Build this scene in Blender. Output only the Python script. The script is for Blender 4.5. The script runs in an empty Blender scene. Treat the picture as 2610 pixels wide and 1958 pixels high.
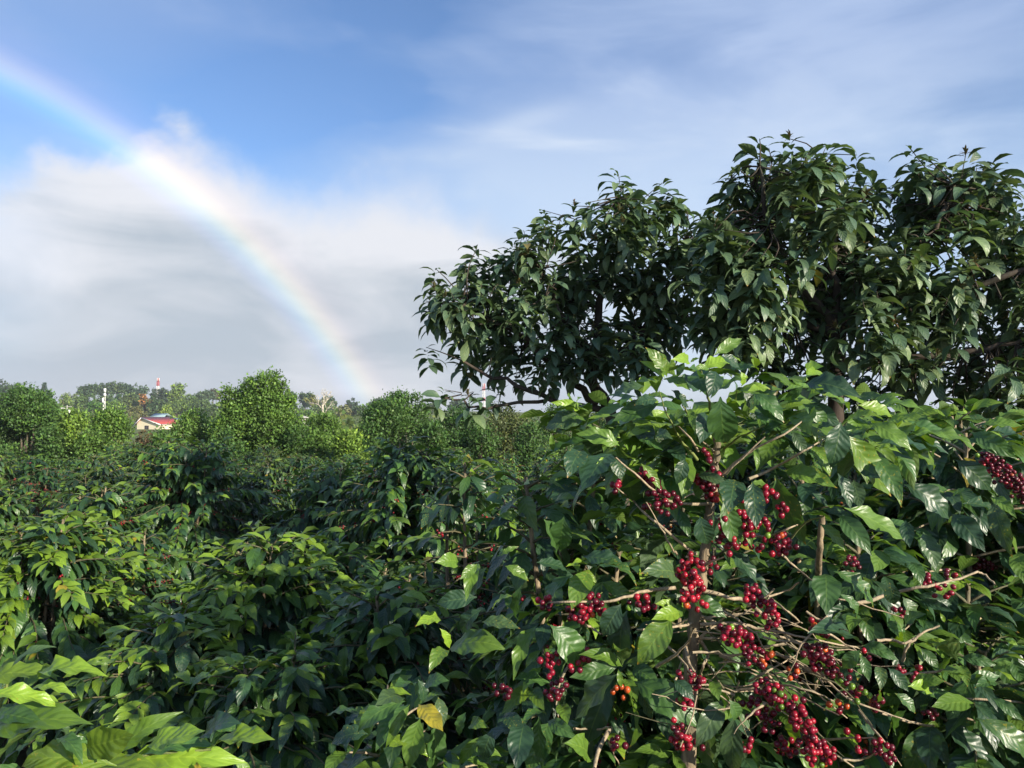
import bpy, math, random
import numpy as np
from mathutils import Matrix, Vector

S = bpy.context.scene
COL = S.collection
R = math.radians
random.seed(7)

# ------------------------------------------------------------------ camera
F = 1961.0            # focal length in photograph pixels (2610 x 1958)
CZ = 2.3              # eye height
PITCH = math.atan((1050 - 979) / F)
cam = bpy.data.cameras.new('camera')
cam.sensor_width = 36.0
cam.lens = 36.0 * F / 2610.0
cam.clip_start = 0.05
cam.clip_end = 8000
cam_o = bpy.data.objects.new('camera', cam)
cam_o.location = (0, 0, CZ)
cam_o.rotation_euler = (math.pi / 2 + PITCH, 0, 0)
COL.objects.link(cam_o)
S.camera = cam_o

# ------------------------------------------------------------------ light
SUN_AZ = 132.3        # degrees clockwise from the view direction (+Y): behind, to the right
SUN_EL = 19.0
SKY_STRENGTH = 0.105
EXPOSURE = 0.85
sun = bpy.data.lights.new('sun', 'SUN')
sun.energy = 4.7
sun.angle = R(0.6)
sun.color = (1.0, 0.90, 0.74)
sun_o = bpy.data.objects.new('sun', sun)
sdir = Vector((math.sin(R(SUN_AZ)) * math.cos(R(SUN_EL)), math.cos(R(SUN_AZ)) * math.cos(R(SUN_EL)), math.sin(R(SUN_EL))))
sun_o.rotation_euler = (-sdir).to_track_quat('-Z', 'Y').to_euler()
sun_o.location = sdir * 60
COL.objects.link(sun_o)

S.view_settings.view_transform = 'Standard'
S.view_settings.look = 'None'
S.view_settings.exposure = EXPOSURE
S.view_settings.gamma = 1.0
S.view_settings.use_curve_mapping = False
S.cycles.use_denoising = True
S.cycles.max_bounces = 7
S.cycles.diffuse_bounces = 3
S.cycles.glossy_bounces = 2
S.cycles.transmission_bounces = 3
S.cycles.transparent_max_bounces = 8
S.cycles.sample_clamp_indirect = 4.0


class NT:
    """small helper for node graphs"""
    def __init__(self, tree):
        self.t = tree
        self.n = tree.nodes
        self.l = tree.links

    def node(self, kind, **kw):
        nd = self.n.new(kind)
        for k, v in kw.items():
            setattr(nd, k, v)
        return nd

    def put(self, sock, v):
        if v is None:
            return
        if isinstance(v, bpy.types.NodeSocket):
            self.l.new(v, sock)
        else:
            if sock.type == 'RGBA' and not hasattr(v, '__len__'):
                v = (v, v, v, 1)
            if sock.type == 'RGBA' and len(v) == 3:
                v = (*v, 1)
            sock.default_value = v

    def m(self, op, a, b=None, c=None, clamp=False):
        nd = self.node('ShaderNodeMath', operation=op, use_clamp=clamp)
        self.put(nd.inputs[0], a)
        self.put(nd.inputs[1], b)
        self.put(nd.inputs[2], c)
        return nd.outputs[0]

    def mix(self, f, a, b, blend='MIX'):
        nd = self.node('ShaderNodeMix', data_type='RGBA', blend_type=blend)
        self.put(nd.inputs[0], f)
        self.put(nd.inputs[6], a)
        self.put(nd.inputs[7], b)
        return nd.outputs[2]

    def ramp(self, v, lo, hi, a=0.0, b=1.0):
        nd = self.node('ShaderNodeMapRange', interpolation_type='SMOOTHSTEP')
        self.put(nd.inputs[0], v)
        for i, x in zip((1, 2, 3, 4), (lo, hi, a, b)):
            self.put(nd.inputs[i], x)
        return nd.outputs[0]

    def noise(self, vec, scale, detail=4.0, rough=0.55, dist=0.0):
        nd = self.node('ShaderNodeTexNoise')
        if vec is not None:
            self.l.new(vec, nd.inputs['Vector'])
        nd.inputs['Scale'].default_value = scale
        nd.inputs['Detail'].default_value = detail
        nd.inputs['Roughness'].default_value = rough
        nd.inputs['Distortion'].default_value = dist
        return nd.outputs[0]

    def colramp(self, v, stops):
        nd = self.node('ShaderNodeValToRGB')
        self.put(nd.inputs[0], v)
        e = nd.color_ramp.elements
        while len(e) < len(stops):
            e.new(0.5)
        for el, (p, c) in zip(e, stops):
            el.position = p
            el.color = (*c, 1)
        return nd.outputs[0]


# ------------------------------------------------------------------ sky: Nishita blue, a thin high veil and a soft cloud bank
world = bpy.data.worlds.new('World')
S.world = world
world.use_nodes = True
w = NT(world.node_tree)
w.n.clear()
wout = w.node('ShaderNodeOutputWorld')
bg = w.node('ShaderNodeBackground')
w.l.new(bg.outputs[0], wout.inputs[0])
bg.inputs[1].default_value = SKY_STRENGTH
sky = w.node('ShaderNodeTexSky', sky_type='NISHITA', sun_disc=False)
sky.sun_elevation = R(SUN_EL)
sky.sun_rotation = R(SUN_AZ)
sky.altitude = 1200
sky.air_density = 1.0
sky.dust_density = 1.6
sky.ozone_density = 3.0
tc = w.node('ShaderNodeTexCoord')
sep = w.node('ShaderNodeSeparateXYZ')
w.l.new(tc.outputs['Generated'], sep.inputs[0])
dx, dy, dz = sep.outputs
az = w.m('MULTIPLY', w.m('ARCTAN2', dx, dy), 57.2958)
el = w.m('MULTIPLY', w.m('ARCSINE', dz), 57.2958)


def gauss(a0, e0, sa, se, tilt=0.0):
    """soft blob of cloud centred on an azimuth and elevation"""
    u = w.m('SUBTRACT', az, a0)
    v = w.m('SUBTRACT', el, e0)
    c, s = math.cos(R(tilt)), math.sin(R(tilt))
    uu = w.m('ADD', w.m('MULTIPLY', u, c / sa), w.m('MULTIPLY', v, s / sa))
    vv = w.m('ADD', w.m('MULTIPLY', u, -s / se), w.m('MULTIPLY', v, c / se))
    q = w.m('ADD', w.m('MULTIPLY', uu, uu), w.m('MULTIPLY', vv, vv))
    return w.m('EXPONENT', w.m('MULTIPLY', q, -1.0))


def addall(*xs):
    t = xs[0]
    for x in xs[1:]:
        t = w.m('ADD', t, x)
    return t


vmap = w.node('ShaderNodeMapping')
w.l.new(tc.outputs['Generated'], vmap.inputs[0])
vmap.inputs['Rotation'].default_value = (0.0, R(14), 0.0)
vmap.inputs['Scale'].default_value = (1.6, 1.6, 5.5)
n_veil = w.noise(vmap.outputs[0], 1.9, 5, 0.52, 0.35)
n_big = w.noise(tc.outputs['Generated'], 2.6, 5, 0.5, 0.4)
n_puff = w.noise(tc.outputs['Generated'], 6.5, 6, 0.55, 0.3)
n_fine = w.noise(tc.outputs['Generated'], 17.0, 5, 0.6, 0.5)
lmap = w.node('ShaderNodeMapping')
w.l.new(tc.outputs['Generated'], lmap.inputs[0])
lmap.inputs['Scale'].default_value = (1.0, 1.0, 2.6)
n_lay = w.noise(lmap.outputs[0], 4.6, 5, 0.52, 0.6)
n_soft = w.noise(tc.outputs['Generated'], 4.0, 2, 0.4, 0.0)
# thin veil
veil = addall(w.ramp(n_veil, 0.34, 0.72, 0.08, 0.62),
              w.m('MULTIPLY', gauss(2.0, 20.0, 10.0, 2.2, 12), 0.30),
              w.m('MULTIPLY', gauss(6.0, 16.0, 15.0, 6.5, 4), 0.75),
              w.m('MULTIPLY', gauss(24.0, 26.0, 20.0, 9.0), 0.34),
              w.m('MULTIPLY', gauss(-31.0, 28.0, 10.0, 6.0), 0.36),
              w.m('MULTIPLY', gauss(-15.0, 21.5, 9.0, 3.2, 10), -0.42),
              w.m('MULTIPLY', gauss(-8.5, 25.5, 4.0, 5.0), -0.42),
              w.ramp(el, 22.0, 2.0, 0.0, 0.5))
veil = w.m('MAXIMUM', veil, 0.03)
veil = w.m('MINIMUM', veil, 0.96)
K = 0.707 / SKY_STRENGTH
veil_col = w.mix(w.ramp(el, 14.0, 25.0), tuple(K * c for c in (0.47, 0.585, 0.755)), tuple(K * c for c in (0.32, 0.425, 0.65)))
col = w.mix(veil, w.mix(1.0, sky.outputs[0], (0.90, 0.97, 1.06), 'MULTIPLY'), veil_col)
# brighter wisps in the veil, strongest in the streak at the middle
wisp = w.m('MULTIPLY', w.ramp(n_veil, 0.48, 0.78), addall(w.m('MULTIPLY', gauss(1.0, 20.6, 8.0, 2.2, 14), 1.0), w.m('MULTIPLY', gauss(8.0, 18.0, 16.0, 6.0), 0.35), 0.10))
wisp = addall(w.m('MULTIPLY', wisp, 1.2), w.m('MULTIPLY', gauss(0.8, 20.9, 3.6, 0.7, 16), 0.28))
col = w.mix(w.m('MINIMUM', wisp, 0.8), col, tuple(K * c for c in (0.62, 0.69, 0.79)))
# cumulus bank: its top follows the azimuth and is broken up by noise
top = addall(12.0,
             w.m('MULTIPLY', gauss(-24.0, 0.0, 6.5, 400.0), 7.6),
             w.m('MULTIPLY', gauss(-9.5, 0.0, 6.5, 400.0), 6.2),
             w.m('MULTIPLY', gauss(-33.0, 0.0, 4.0, 400.0), 2.5),
             w.m('MULTIPLY', gauss(0.0, 0.0, 6.0, 400.0), 3.5),
             w.m('MULTIPLY', gauss(24.0, 0.0, 20.0, 400.0), -3.0),
             w.m('MULTIPLY', w.m('SUBTRACT', n_puff, 0.5), 8.5),
             w.m('MULTIPLY', w.m('SUBTRACT', n_fine, 0.5), 2.6),
             w.m('MULTIPLY', w.m('SUBTRACT', n_big, 0.5), 6.0))
above = w.m('SUBTRACT', top, el)
soft = w.ramp(n_soft, 0.35, 0.65, 2.2, 6.0)
bank = w.m('DIVIDE', w.m('ADD', above, 0.5), soft, clamp=True)
bank = w.m('MULTIPLY', w.ramp(bank, 0.0, 1.0), 0.95)
thin_r = w.ramp(az, -6.0, 11.0, 1.0, 0.45)
thin_l = w.ramp(az, -36.0, -28.0, 0.8, 1.0)
bank = w.m('MULTIPLY', w.m('MULTIPLY', bank, thin_r), thin_l)
shade = w.m('ADD', w.ramp(above, 1.0, 11.5, 0.0, 0.92), w.m('MULTIPLY', w.m('SUBTRACT', n_lay, 0.5), 2.5), clamp=True)
shade = w.m('SUBTRACT', shade, w.m('MULTIPLY', gauss(-9.5, 14.0, 5.5, 3.4), 0.7), clamp=True)
shade = w.m('SUBTRACT', shade, w.ramp(el, 4.5, 0.0, 0.0, 0.35), clamp=True)
lit_c = tuple(K * c for c in (0.675, 0.685, 0.72))
shd_c = tuple(K * c for c in (0.405, 0.455, 0.512))
bank_col = w.mix(shade, lit_c, shd_c)
col = w.mix(bank, col, bank_col)
w.l.new(col, bg.inputs[0])

# ------------------------------------------------------------------ helpers


def px(x, y, d):
    """world point seen at photograph pixel (x, y) at distance d along the view axis"""
    xc = (x - 1305.0) / F * d
    zc = (979.0 - y) / F * d
    c, s = math.cos(PITCH), math.sin(PITCH)
    return np.array((xc, d * c - zc * s, d * s + zc * c + CZ))


KD = 2610.0 / 2211.0


def pd(x, y, d):
    return px(x * KD, y * KD, d)


def project(P):
    P = np.asarray(P, float)
    c, s = math.cos(PITCH), math.sin(PITCH)
    z = P[:, 2] - CZ
    f = P[:, 1] * c + z * s
    u = -P[:, 1] * s + z * c
    f = np.maximum(f, 0.05)
    return np.stack([1305 + F * P[:, 0] / f, 979 - F * u / f, f], 1)


def unit(v):
    v = np.asarray(v, float)
    return v / (np.linalg.norm(v) + 1e-12)


def tag(o, label=None, cat=None, group=None, kind=None):
    if label:
        o['label'] = label
    if cat:
        o['category'] = cat
    if group:
        o['group'] = group
    if kind:
        o['kind'] = kind
    return o


def empty(name, loc, label=None, cat=None, group=None, rz=0.0):
    o = bpy.data.objects.new(name, None)
    o.empty_display_size = 0.1
    o.location = tuple(float(v) for v in loc)
    o.rotation_euler = (0, 0, rz)
    COL.objects.link(o)
    return tag(o, label, cat, group)


def link(name, me, parent=None, loc=None):
    o = bpy.data.objects.new(name, me)
    if parent is not None:
        o.parent = parent
    if loc is not None:
        o.location = tuple(float(v) for v in loc)
    COL.objects.link(o)
    return o


def make_mesh(name, V, Q, mat, uv=None, tint=None, smooth=True):
    """mesh from numpy arrays; Q holds quads (n,4) or triangles (n,3)"""
    V = np.asarray(V, np.float32)
    Q = np.asarray(Q, np.int32)
    me = bpy.data.meshes.new(name)
    k = Q.shape[1]
    me.vertices.add(len(V))
    me.vertices.foreach_set('co', V.ravel())
    me.loops.add(Q.size)
    me.loops.foreach_set('vertex_index', Q.ravel())
    me.polygons.add(len(Q))
    me.polygons.foreach_set('loop_start', np.arange(0, Q.size, k, dtype=np.int32))
    me.polygons.foreach_set('loop_total', np.full(len(Q), k, np.int32))
    if smooth:
        me.polygons.foreach_set('use_smooth', np.ones(len(Q), bool))
    me.update(calc_edges=True)
    if uv is not None:
        lay = me.uv_layers.new(name='UVMap')
        lay.data.foreach_set('uv', np.asarray(uv, np.float32)[Q.ravel()].ravel())
    if tint is not None:
        at = me.color_attributes.new('tint', 'FLOAT_COLOR', 'POINT')
        tt = np.ones((len(V), 4), np.float32)
        tt[:, :3] = tint
        at.data.foreach_set('color', tt.ravel())
    if mat is not None:
        me.materials.append(mat)
    return me


class Mass:
    """many small pieces of one kind joined into one mesh"""
    def __init__(self):
        self.V, self.Q, self.U, self.T, self.n = [], [], [], [], 0

    def add(self, V, Q, U=None, T=(1, 1, 1)):
        V = np.asarray(V, float)
        self.V.append(V)
        self.Q.append(np.asarray(Q) + self.n)
        self.U.append(np.zeros((len(V), 2)) if U is None else U)
        tt = np.empty((len(V), 3))
        tt[:] = T
        self.T.append(tt)
        self.n += len(V)

    def add_many(self, tV, tQ, tU, M, P, T):
        """copies of a template: M (n,3,3) column frames, P (n,3) positions, T (n,3) tints"""
        n, k = len(M), len(tV)
        if n == 0:
            return
        V = np.einsum('nij,kj->nki', M, tV) + P[:, None, :]
        Q = tQ[None] + (np.arange(n) * k)[:, None, None]
        self.V.append(V.reshape(-1, 3))
        self.Q.append(Q.reshape(-1, tQ.shape[1]) + self.n)
        self.U.append(np.tile(tU, (n, 1)))
        self.T.append(np.repeat(T, k, axis=0))
        self.n += n * k

    def mesh(self, name, mat, smooth=True):
        return make_mesh(name, np.concatenate(self.V), np.concatenate(self.Q), mat, np.concatenate(self.U), np.concatenate(self.T), smooth)


def tube(points, radii, sides=6):
    P = np.asarray(points, float)
    n = len(P)
    r = np.asarray(radii, float)
    T = np.gradient(P, axis=0)
    T /= np.linalg.norm(T, axis=1)[:, None] + 1e-9
    a = np.array((0.0, 0.0, 1.0)) if abs(T[0][2]) < 0.8 else np.array((1.0, 0.0, 0.0))
    u = unit(np.cross(T[0], a))
    V = []
    ang = np.linspace(0, 2 * math.pi, sides, endpoint=False)
    for i in range(n):
        u = unit(u - T[i] * (u @ T[i]))
        v = np.cross(T[i], u)
        V.append(P[i] + r[i] * (np.cos(ang)[:, None] * u + np.sin(ang)[:, None] * v))
    V = np.concatenate(V)
    Q = []
    for i in range(n - 1):
        for j in range(sides):
            j2 = (j + 1) % sides
            Q.append((i * sides + j, i * sides + j2, (i + 1) * sides + j2, (i + 1) * sides + j))
    if sides == 4:
        Q.append((3, 2, 1, 0))
        b = (n - 1) * 4
        Q.append((b, b + 1, b + 2, b + 3))
    U = np.stack([np.tile(np.arange(sides) / sides, n), np.repeat(np.arange(n) / max(1, n - 1), sides)], 1)
    return V, np.array(Q), U


def smooth_path(pts, n):
    P = np.asarray(pts, float)
    if len(P) == 2:
        t = np.linspace(0, 1, n)[:, None]
        return P[0] * (1 - t) + P[1] * t
    out = []
    ext = np.concatenate([[2 * P[0] - P[1]], P, [2 * P[-1] - P[-2]]])
    seg = len(P) - 1
    for k in np.linspace(0, seg - 1e-6, n):
        i = int(k)
        t = k - i
        p0, p1, p2, p3 = ext[i], ext[i + 1], ext[i + 2], ext[i + 3]
        out.append(0.5 * ((2 * p1) + (-p0 + p2) * t + (2 * p0 - 5 * p1 + 4 * p2 - p3) * t * t + (-p0 + 3 * p1 - 3 * p2 + p3) * t ** 3))
    return np.array(out)


def box(cx, cy, cz, sx, sy, sz):
    V = np.array([(x, y, z) for x in (-.5, .5) for y in (-.5, .5) for z in (-.5, .5)]) * (sx, sy, sz) + (cx, cy, cz)
    Q = np.array([(0, 1, 3, 2), (4, 6, 7, 5), (0, 4, 5, 1), (2, 3, 7, 6), (0, 2, 6, 4), (1, 5, 7, 3)])
    return V, Q


# ------------------------------------------------------------------ materials
def new_mat(name):
    mt = bpy.data.materials.new(name)
    mt.use_nodes = True
    g = NT(mt.node_tree)
    g.n.clear()
    out = g.node('ShaderNodeOutputMaterial')
    return mt, g, out


def principled(g, base, rough, spec=0.5, normal=None):
    p = g.node('ShaderNodeBsdfPrincipled')
    g.put(p.inputs['Base Color'], base)
    g.put(p.inputs['Roughness'], rough)
    g.put(p.inputs['Specular IOR Level'], spec)
    if normal is not None:
        g.l.new(normal, p.inputs['Normal'])
    return p


def leaf_material(name, single, rough=0.36, trans=0.26, spots=0.0, bump=0.5, vein_n=8.0, spec=0.5):
    mt, g, out = new_mat(name)
    oi = g.node('ShaderNodeObjectInfo')
    if single:
        c = oi.outputs['Color']
    else:
        at = g.node('ShaderNodeAttribute', attribute_name='tint')
        c = g.mix(1.0, at.outputs['Color'], oi.outputs['Color'], 'MULTIPLY')
    tcn = g.node('ShaderNodeTexCoord')
    uvs = g.node('ShaderNodeSeparateXYZ')
    g.l.new(tcn.outputs['UV'], uvs.inputs[0])
    u, v = uvs.outputs[0], uvs.outputs[1]
    off = g.m('ABSOLUTE', g.m('SUBTRACT', u, 0.5))
    # own blotchiness of the blade
    nz = g.noise(tcn.outputs['Object'], 9.0 if single else 5.0, 3, 0.6)
    c = g.mix(g.ramp(nz, 0.25, 0.8, 0.0, 0.55), c, g.mix(1.0, c, (0.55, 0.68, 0.62), 'MULTIPLY'))
    # lateral veins and midrib
    warp = g.noise(tcn.outputs['UV'], 3.0, 1, 0.5)
    ph = g.m('ADD', g.m('SUBTRACT', g.m('MULTIPLY', v, vein_n), g.m('MULTIPLY', off, 3.2)), g.m('MULTIPLY', warp, 0.9))
    wv = g.m('SINE', g.m('MULTIPLY', ph, 6.2832))
    vein = g.ramp(wv, 0.86, 1.0, 0.0, 0.22)
    c = g.mix(vein, c, g.mix(1.0, c, (1.9, 1.7, 1.5), 'MULTIPLY'))
    rib = g.ramp(off, 0.012, 0.035, 0.55, 0.0)
    c = g.mix(rib, c, g.mix(0.5, g.mix(1.0, c, (2.2, 2.0, 1.6), 'MULTIPLY'), (0.12, 0.18, 0.04)))
    if spots:
        n2 = g.noise(tcn.outputs['Object'], 22.0, 2, 0.5)
        pick = g.ramp(oi.outputs['Random'], 1.0 - spots, 1.0 - spots + 0.02)
        sp = g.m('MULTIPLY', g.ramp(n2, 0.62, 0.70), pick)
        c = g.mix(g.m('MULTIPLY', sp, 0.75), c, (0.30, 0.27, 0.03))
        tip = g.m('MULTIPLY', g.ramp(v, 0.93, 0.99), g.ramp(oi.outputs['Random'], 0.70, 0.72))
        c = g.mix(g.m('MULTIPLY', tip, 0.8), c, (0.42, 0.23, 0.03))
    geo = g.node('ShaderNodeNewGeometry')
    under = g.mix(0.55, c, (0.075, 0.125, 0.045))
    c2 = g.mix(geo.outputs['Backfacing'], c, under)
    nrm = None
    if bump:
        b = g.node('ShaderNodeBump')
        b.inputs['Strength'].default_value = bump
        b.inputs['Distance'].default_value = 0.02
        hgt = g.m('ADD', g.m('MULTIPLY', wv, -0.26), g.m('MULTIPLY', nz, 0.5))
        g.l.new(hgt, b.inputs['Height'])
        nrm = b.outputs[0]
    rr = g.m('ADD', g.m('MULTIPLY', geo.outputs['Backfacing'], 0.25), g.m('ADD', rough - 0.08, g.m('MULTIPLY', nz, 0.2)))
    p = principled(g, c2, rr, spec, nrm)
    tr = g.node('ShaderNodeBsdfTranslucent')
    g.l.new(g.mix(1.0, c, (1.7, 1.75, 0.8), 'MULTIPLY'), tr.inputs[0])
    mx = g.node('ShaderNodeMixShader')
    mx.inputs[0].default_value = trans
    g.l.new(p.outputs[0], mx.inputs[1])
    g.l.new(tr.outputs[0], mx.inputs[2])
    g.l.new(mx.outputs[0], out.inputs[0])
    return mt


def bark_material(name, a, b, scale=30.0, bump=0.6):
    mt, g, out = new_mat(name)
    tcn = g.node('ShaderNodeTexCoord')
    mp = g.node('ShaderNodeMapping')
    mp.inputs['Scale'].default_value = (1, 1, 0.25)
    g.l.new(tcn.outputs['Object'], mp.inputs[0])
    n1 = g.noise(mp.outputs[0], scale, 5, 0.65)
    n2 = g.noise(tcn.outputs['Object'], scale * 0.22, 3, 0.5)
    c = g.mix(g.ramp(n1, 0.3, 0.7), a, b)
    c = g.mix(g.ramp(n2, 0.45, 0.75, 0, 0.5), c, (0.13, 0.14, 0.09))
    bp = g.node('ShaderNodeBump')
    bp.inputs['Strength'].default_value = bump
    bp.inputs['Distance'].default_value = 0.01
    g.l.new(n1, bp.inputs['Height'])
    p = principled(g, c, 0.85, 0.2, bp.outputs[0])
    g.l.new(p.outputs[0], out.inputs[0])
    return mt


def plain(name, base, rough=0.6, spec=0.4, var=0.15, scale=3.0, metal=0.0):
    mt, g, out = new_mat(name)
    tcn = g.node('ShaderNodeTexCoord')
    n1 = g.noise(tcn.outputs['Object'], scale, 4, 0.6)
    c = g.mix(g.ramp(n1, 0.3, 0.75), base, tuple(x * (1 - var) for x in base))
    p = principled(g, c, rough, spec)
    p.inputs['Metallic'].default_value = metal
    g.l.new(p.outputs[0], out.inputs[0])
    return mt


def cherry_material(name, single):
    mt, g, out = new_mat(name)
    oi = g.node('ShaderNodeObjectInfo')
    if single:
        c = oi.outputs['Color']
    else:
        at = g.node('ShaderNodeAttribute', attribute_name='tint')
        c = at.outputs['Color']
    tcn = g.node('ShaderNodeTexCoord')
    nz = g.noise(tcn.outputs['Object'], 120.0, 2, 0.5)
    c = g.mix(g.ramp(nz, 0.35, 0.75, 0.0, 0.5), c, g.mix(1.0, c, (0.5, 0.4, 0.5), 'MULTIPLY'))
    # dry navel at the end of the fruit
    if single:
        sx = g.node('ShaderNodeSeparateXYZ')
        g.l.new(tcn.outputs['Generated'], sx.inputs[0])
        c = g.mix(g.ramp(sx.outputs[2], 0.965, 0.985), c, (0.10, 0.05, 0.03))
    p = principled(g, c, g.ramp(nz, 0.3, 0.7, 0.22, 0.42), 0.45)
    g.l.new(p.outputs[0], out.inputs[0])
    return mt


M_COFFEE = leaf_material('coffee_leaf', True, 0.38, 0.24, spec=0.6, spots=0.24, bump=0.17)
M_COFFEE_M = leaf_material('coffee_leaf_mass', False, 0.36, spec=0.6, trans=0.24, bump=0.18)
M_AVO = leaf_material('avocado_leaf', True, 0.42, 0.18, spots=0.10, bump=0.16, vein_n=6.0)
M_AVO_M = leaf_material('avocado_leaf_mass', False, 0.44, 0.18, bump=0.25, vein_n=6.0)
M_TREE_M = leaf_material('tree_leaf_mass', False, 0.5, 0.28, bump=0.0, spec=0.35)
M_FAR_M = leaf_material('far_leaf_mass', False, 0.7, 0.22, bump=0.0, spec=0.15)
M_STEM = bark_material('coffee_bark', (0.36, 0.28, 0.18), (0.12, 0.095, 0.065), 42, 1.0)
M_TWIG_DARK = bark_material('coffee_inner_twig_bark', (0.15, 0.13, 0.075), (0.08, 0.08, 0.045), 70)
M_TWIG = bark_material('coffee_twig_bark', (0.46, 0.37, 0.25), (0.28, 0.22, 0.15), 70)
M_GREEN_TWIG = bark_material('green_twig', (0.20, 0.24, 0.07), (0.12, 0.16, 0.05), 60, 0.3)
M_TRUNK = bark_material('avocado_bark', (0.075, 0.058, 0.046), (0.038, 0.03, 0.025), 16)
M_TREEBARK = bark_material('tree_bark', (0.14, 0.11, 0.085), (0.08, 0.065, 0.05), 8)
M_PALEBARK = bark_material('pale_bark', (0.62, 0.57, 0.47), (0.45, 0.40, 0.32), 3)
M_CHERRY = cherry_material('cherry_skin', True)
M_CHERRY_M = cherry_material('cherry_skin_mass', False)

# ------------------------------------------------------------------ ground


def ground_h(x, y):
    r = math.hypot(x, y)
    h = 0.05 * math.sin(x * 0.31) * math.sin(y * 0.27)
    if y > 5:
        h -= 0.027 * (min(y, 27) - 5)
    if y > 40:
        t = min(1, (y - 40) / 90)
        h -= 0.7 * t * t * (3 - 2 * t)
    if y > 160:
        t = min(1, (y - 160) / 160)
        side = 0.5 + 0.5 * math.tanh((-x - 10) / 60)
        h += (2.0 + 3.0 * side) * t * t * (3 - 2 * t)
    return h


mt, g, out = new_mat('soil_and_grass')
tcn = g.node('ShaderNodeTexCoord')
a = g.noise(tcn.outputs['Object'], 0.5, 6, 0.6)
b = g.noise(tcn.outputs['Object'], 14.0, 5, 0.7)
far = g.node('ShaderNodeSeparateXYZ')
g.l.new(tcn.outputs['Object'], far.inputs[0])
soil = g.mix(g.ramp(b, 0.3, 0.75), (0.075, 0.05, 0.033), (0.13, 0.09, 0.06))
grass = g.mix(g.ramp(b, 0.3, 0.7), (0.09, 0.13, 0.035), (0.17, 0.19, 0.06))
c = g.mix(g.m('MAXIMUM', g.ramp(a, 0.5, 0.62, 0.0, 0.75), g.ramp(far.outputs[1], 26.0, 60.0)), soil, grass)
bp = g.node('ShaderNodeBump')
bp.inputs['Strength'].default_value = 0.8
g.l.new(b, bp.inputs['Height'])
p = principled(g, c, 0.95, 0.2, bp.outputs[0])
g.l.new(p.outputs[0], out.inputs[0])
M_SOIL = mt
xs = np.concatenate([-np.geomspace(1500, 12, 34), np.linspace(-10, 10, 11), np.geomspace(12, 1500, 34)])
ys = np.concatenate([-np.geomspace(1500, 12, 20), np.linspace(-10, 40, 26), np.geomspace(44, 1500, 40)])
V = np.array([(x, y, ground_h(x, y)) for y in ys for x in xs])
nx = len(xs)
Q = np.array([(j * nx + i, j * nx + i + 1, (j + 1) * nx + i + 1, (j + 1) * nx + i) for j in range(len(ys) - 1) for i in range(nx - 1)])
tag(link('ground', make_mesh('ground', V, Q, M_SOIL)), 'dark soil and grass under the coffee field', kind='structure')

# ------------------------------------------------------------------ leaf shapes
_s = np.clip((np.linspace(0, 1, 25) - .06) / .94, 0, 1)
COFFEE_SMOOTH = (np.linspace(0, 1, 25), np.maximum(.03, np.sin(np.pi * _s ** .82) ** .92 * (1 - .45 * np.clip((_s - .72) / .28, 0, 1) ** 1.3)) * (np.linspace(0, 1, 25) < .999) + .01)
COFFEE_PROFILE = ([0, .05, .12, .25, .40, .55, .70, .82, .91, 1.0], [.035, .07, .36, .80, 1.0, .97, .74, .42, .17, .012])
AVO_PROFILE = ([0, .09, .16, .30, .45, .60, .75, .87, .95, 1.0], [.035, .05, .34, .78, .98, 1.0, .80, .48, .2, .02])
TREE_PROFILE = ([0, .2, .5, .8, 1.0], [.1, .7, 1.0, .6, .05])


def leaf_template(profile, rows, half, arch, fold, wave, waves, phase, twist=0.0, cross=4, hook=0.0):
    t = np.linspace(0, 1, rows + 1)
    wd = np.interp(t, *profile) * half
    th = arch * (0.5 - t ** 0.85) - hook * np.clip(t - 0.6, 0, 1) * 2.5
    yc = np.concatenate([[0], np.cumsum(np.cos((th[1:] + th[:-1]) / 2) / rows)])
    zc = np.concatenate([[0], np.cumsum(np.sin((th[1:] + th[:-1]) / 2) / rows)])
    ca = math.atan2(zc[-1], yc[-1])
    ln = math.hypot(zc[-1], yc[-1])
    yy = (yc * math.cos(ca) + zc * math.sin(ca)) / ln
    zz = (-yc * math.sin(ca) + zc * math.cos(ca)) / ln
    us = np.linspace(-1, 1, cross + 1)
    V, U = [], []
    for i in range(rows + 1):
        tw = twist * (t[i] - 0.3)
        for u in us:
            x = u * wd[i]
            z = fold * abs(u) * wd[i] + wave * half * u * u * math.sin(2 * math.pi * waves * t[i] + phase + (1.7 if u > 0 else 0)) * (wd[i] / half)
            V.append((x * math.cos(tw) - z * math.sin(tw), yy[i], zz[i] + x * math.sin(tw) + z * math.cos(tw)))
            U.append((0.5 + 0.5 * u, t[i]))
    c1 = cross + 1
    Q = [(i * c1 + j, i * c1 + j + 1, (i + 1) * c1 + j + 1, (i + 1) * c1 + j) for i in range(rows) for j in range(cross)]
    return np.array(V), np.array(Q), np.array(U)


_rl = random.Random(3)


def coffee_templates(rows, cross, n, lo=0.165, hi=0.21, wv=0.16):
    out = []
    for k in range(n):
        out.append(leaf_template(COFFEE_SMOOTH, rows, _rl.uniform(lo, hi), _rl.uniform(0.45, 1.6), _rl.uniform(0.04, 0.34),
                                 _rl.uniform(.5 * wv, 1.3 * wv), _rl.uniform(2.4, 3.9), _rl.uniform(0, 6), _rl.uniform(-0.5, 0.5), cross, _rl.uniform(-0.3, 0.5)))
    return out


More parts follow.
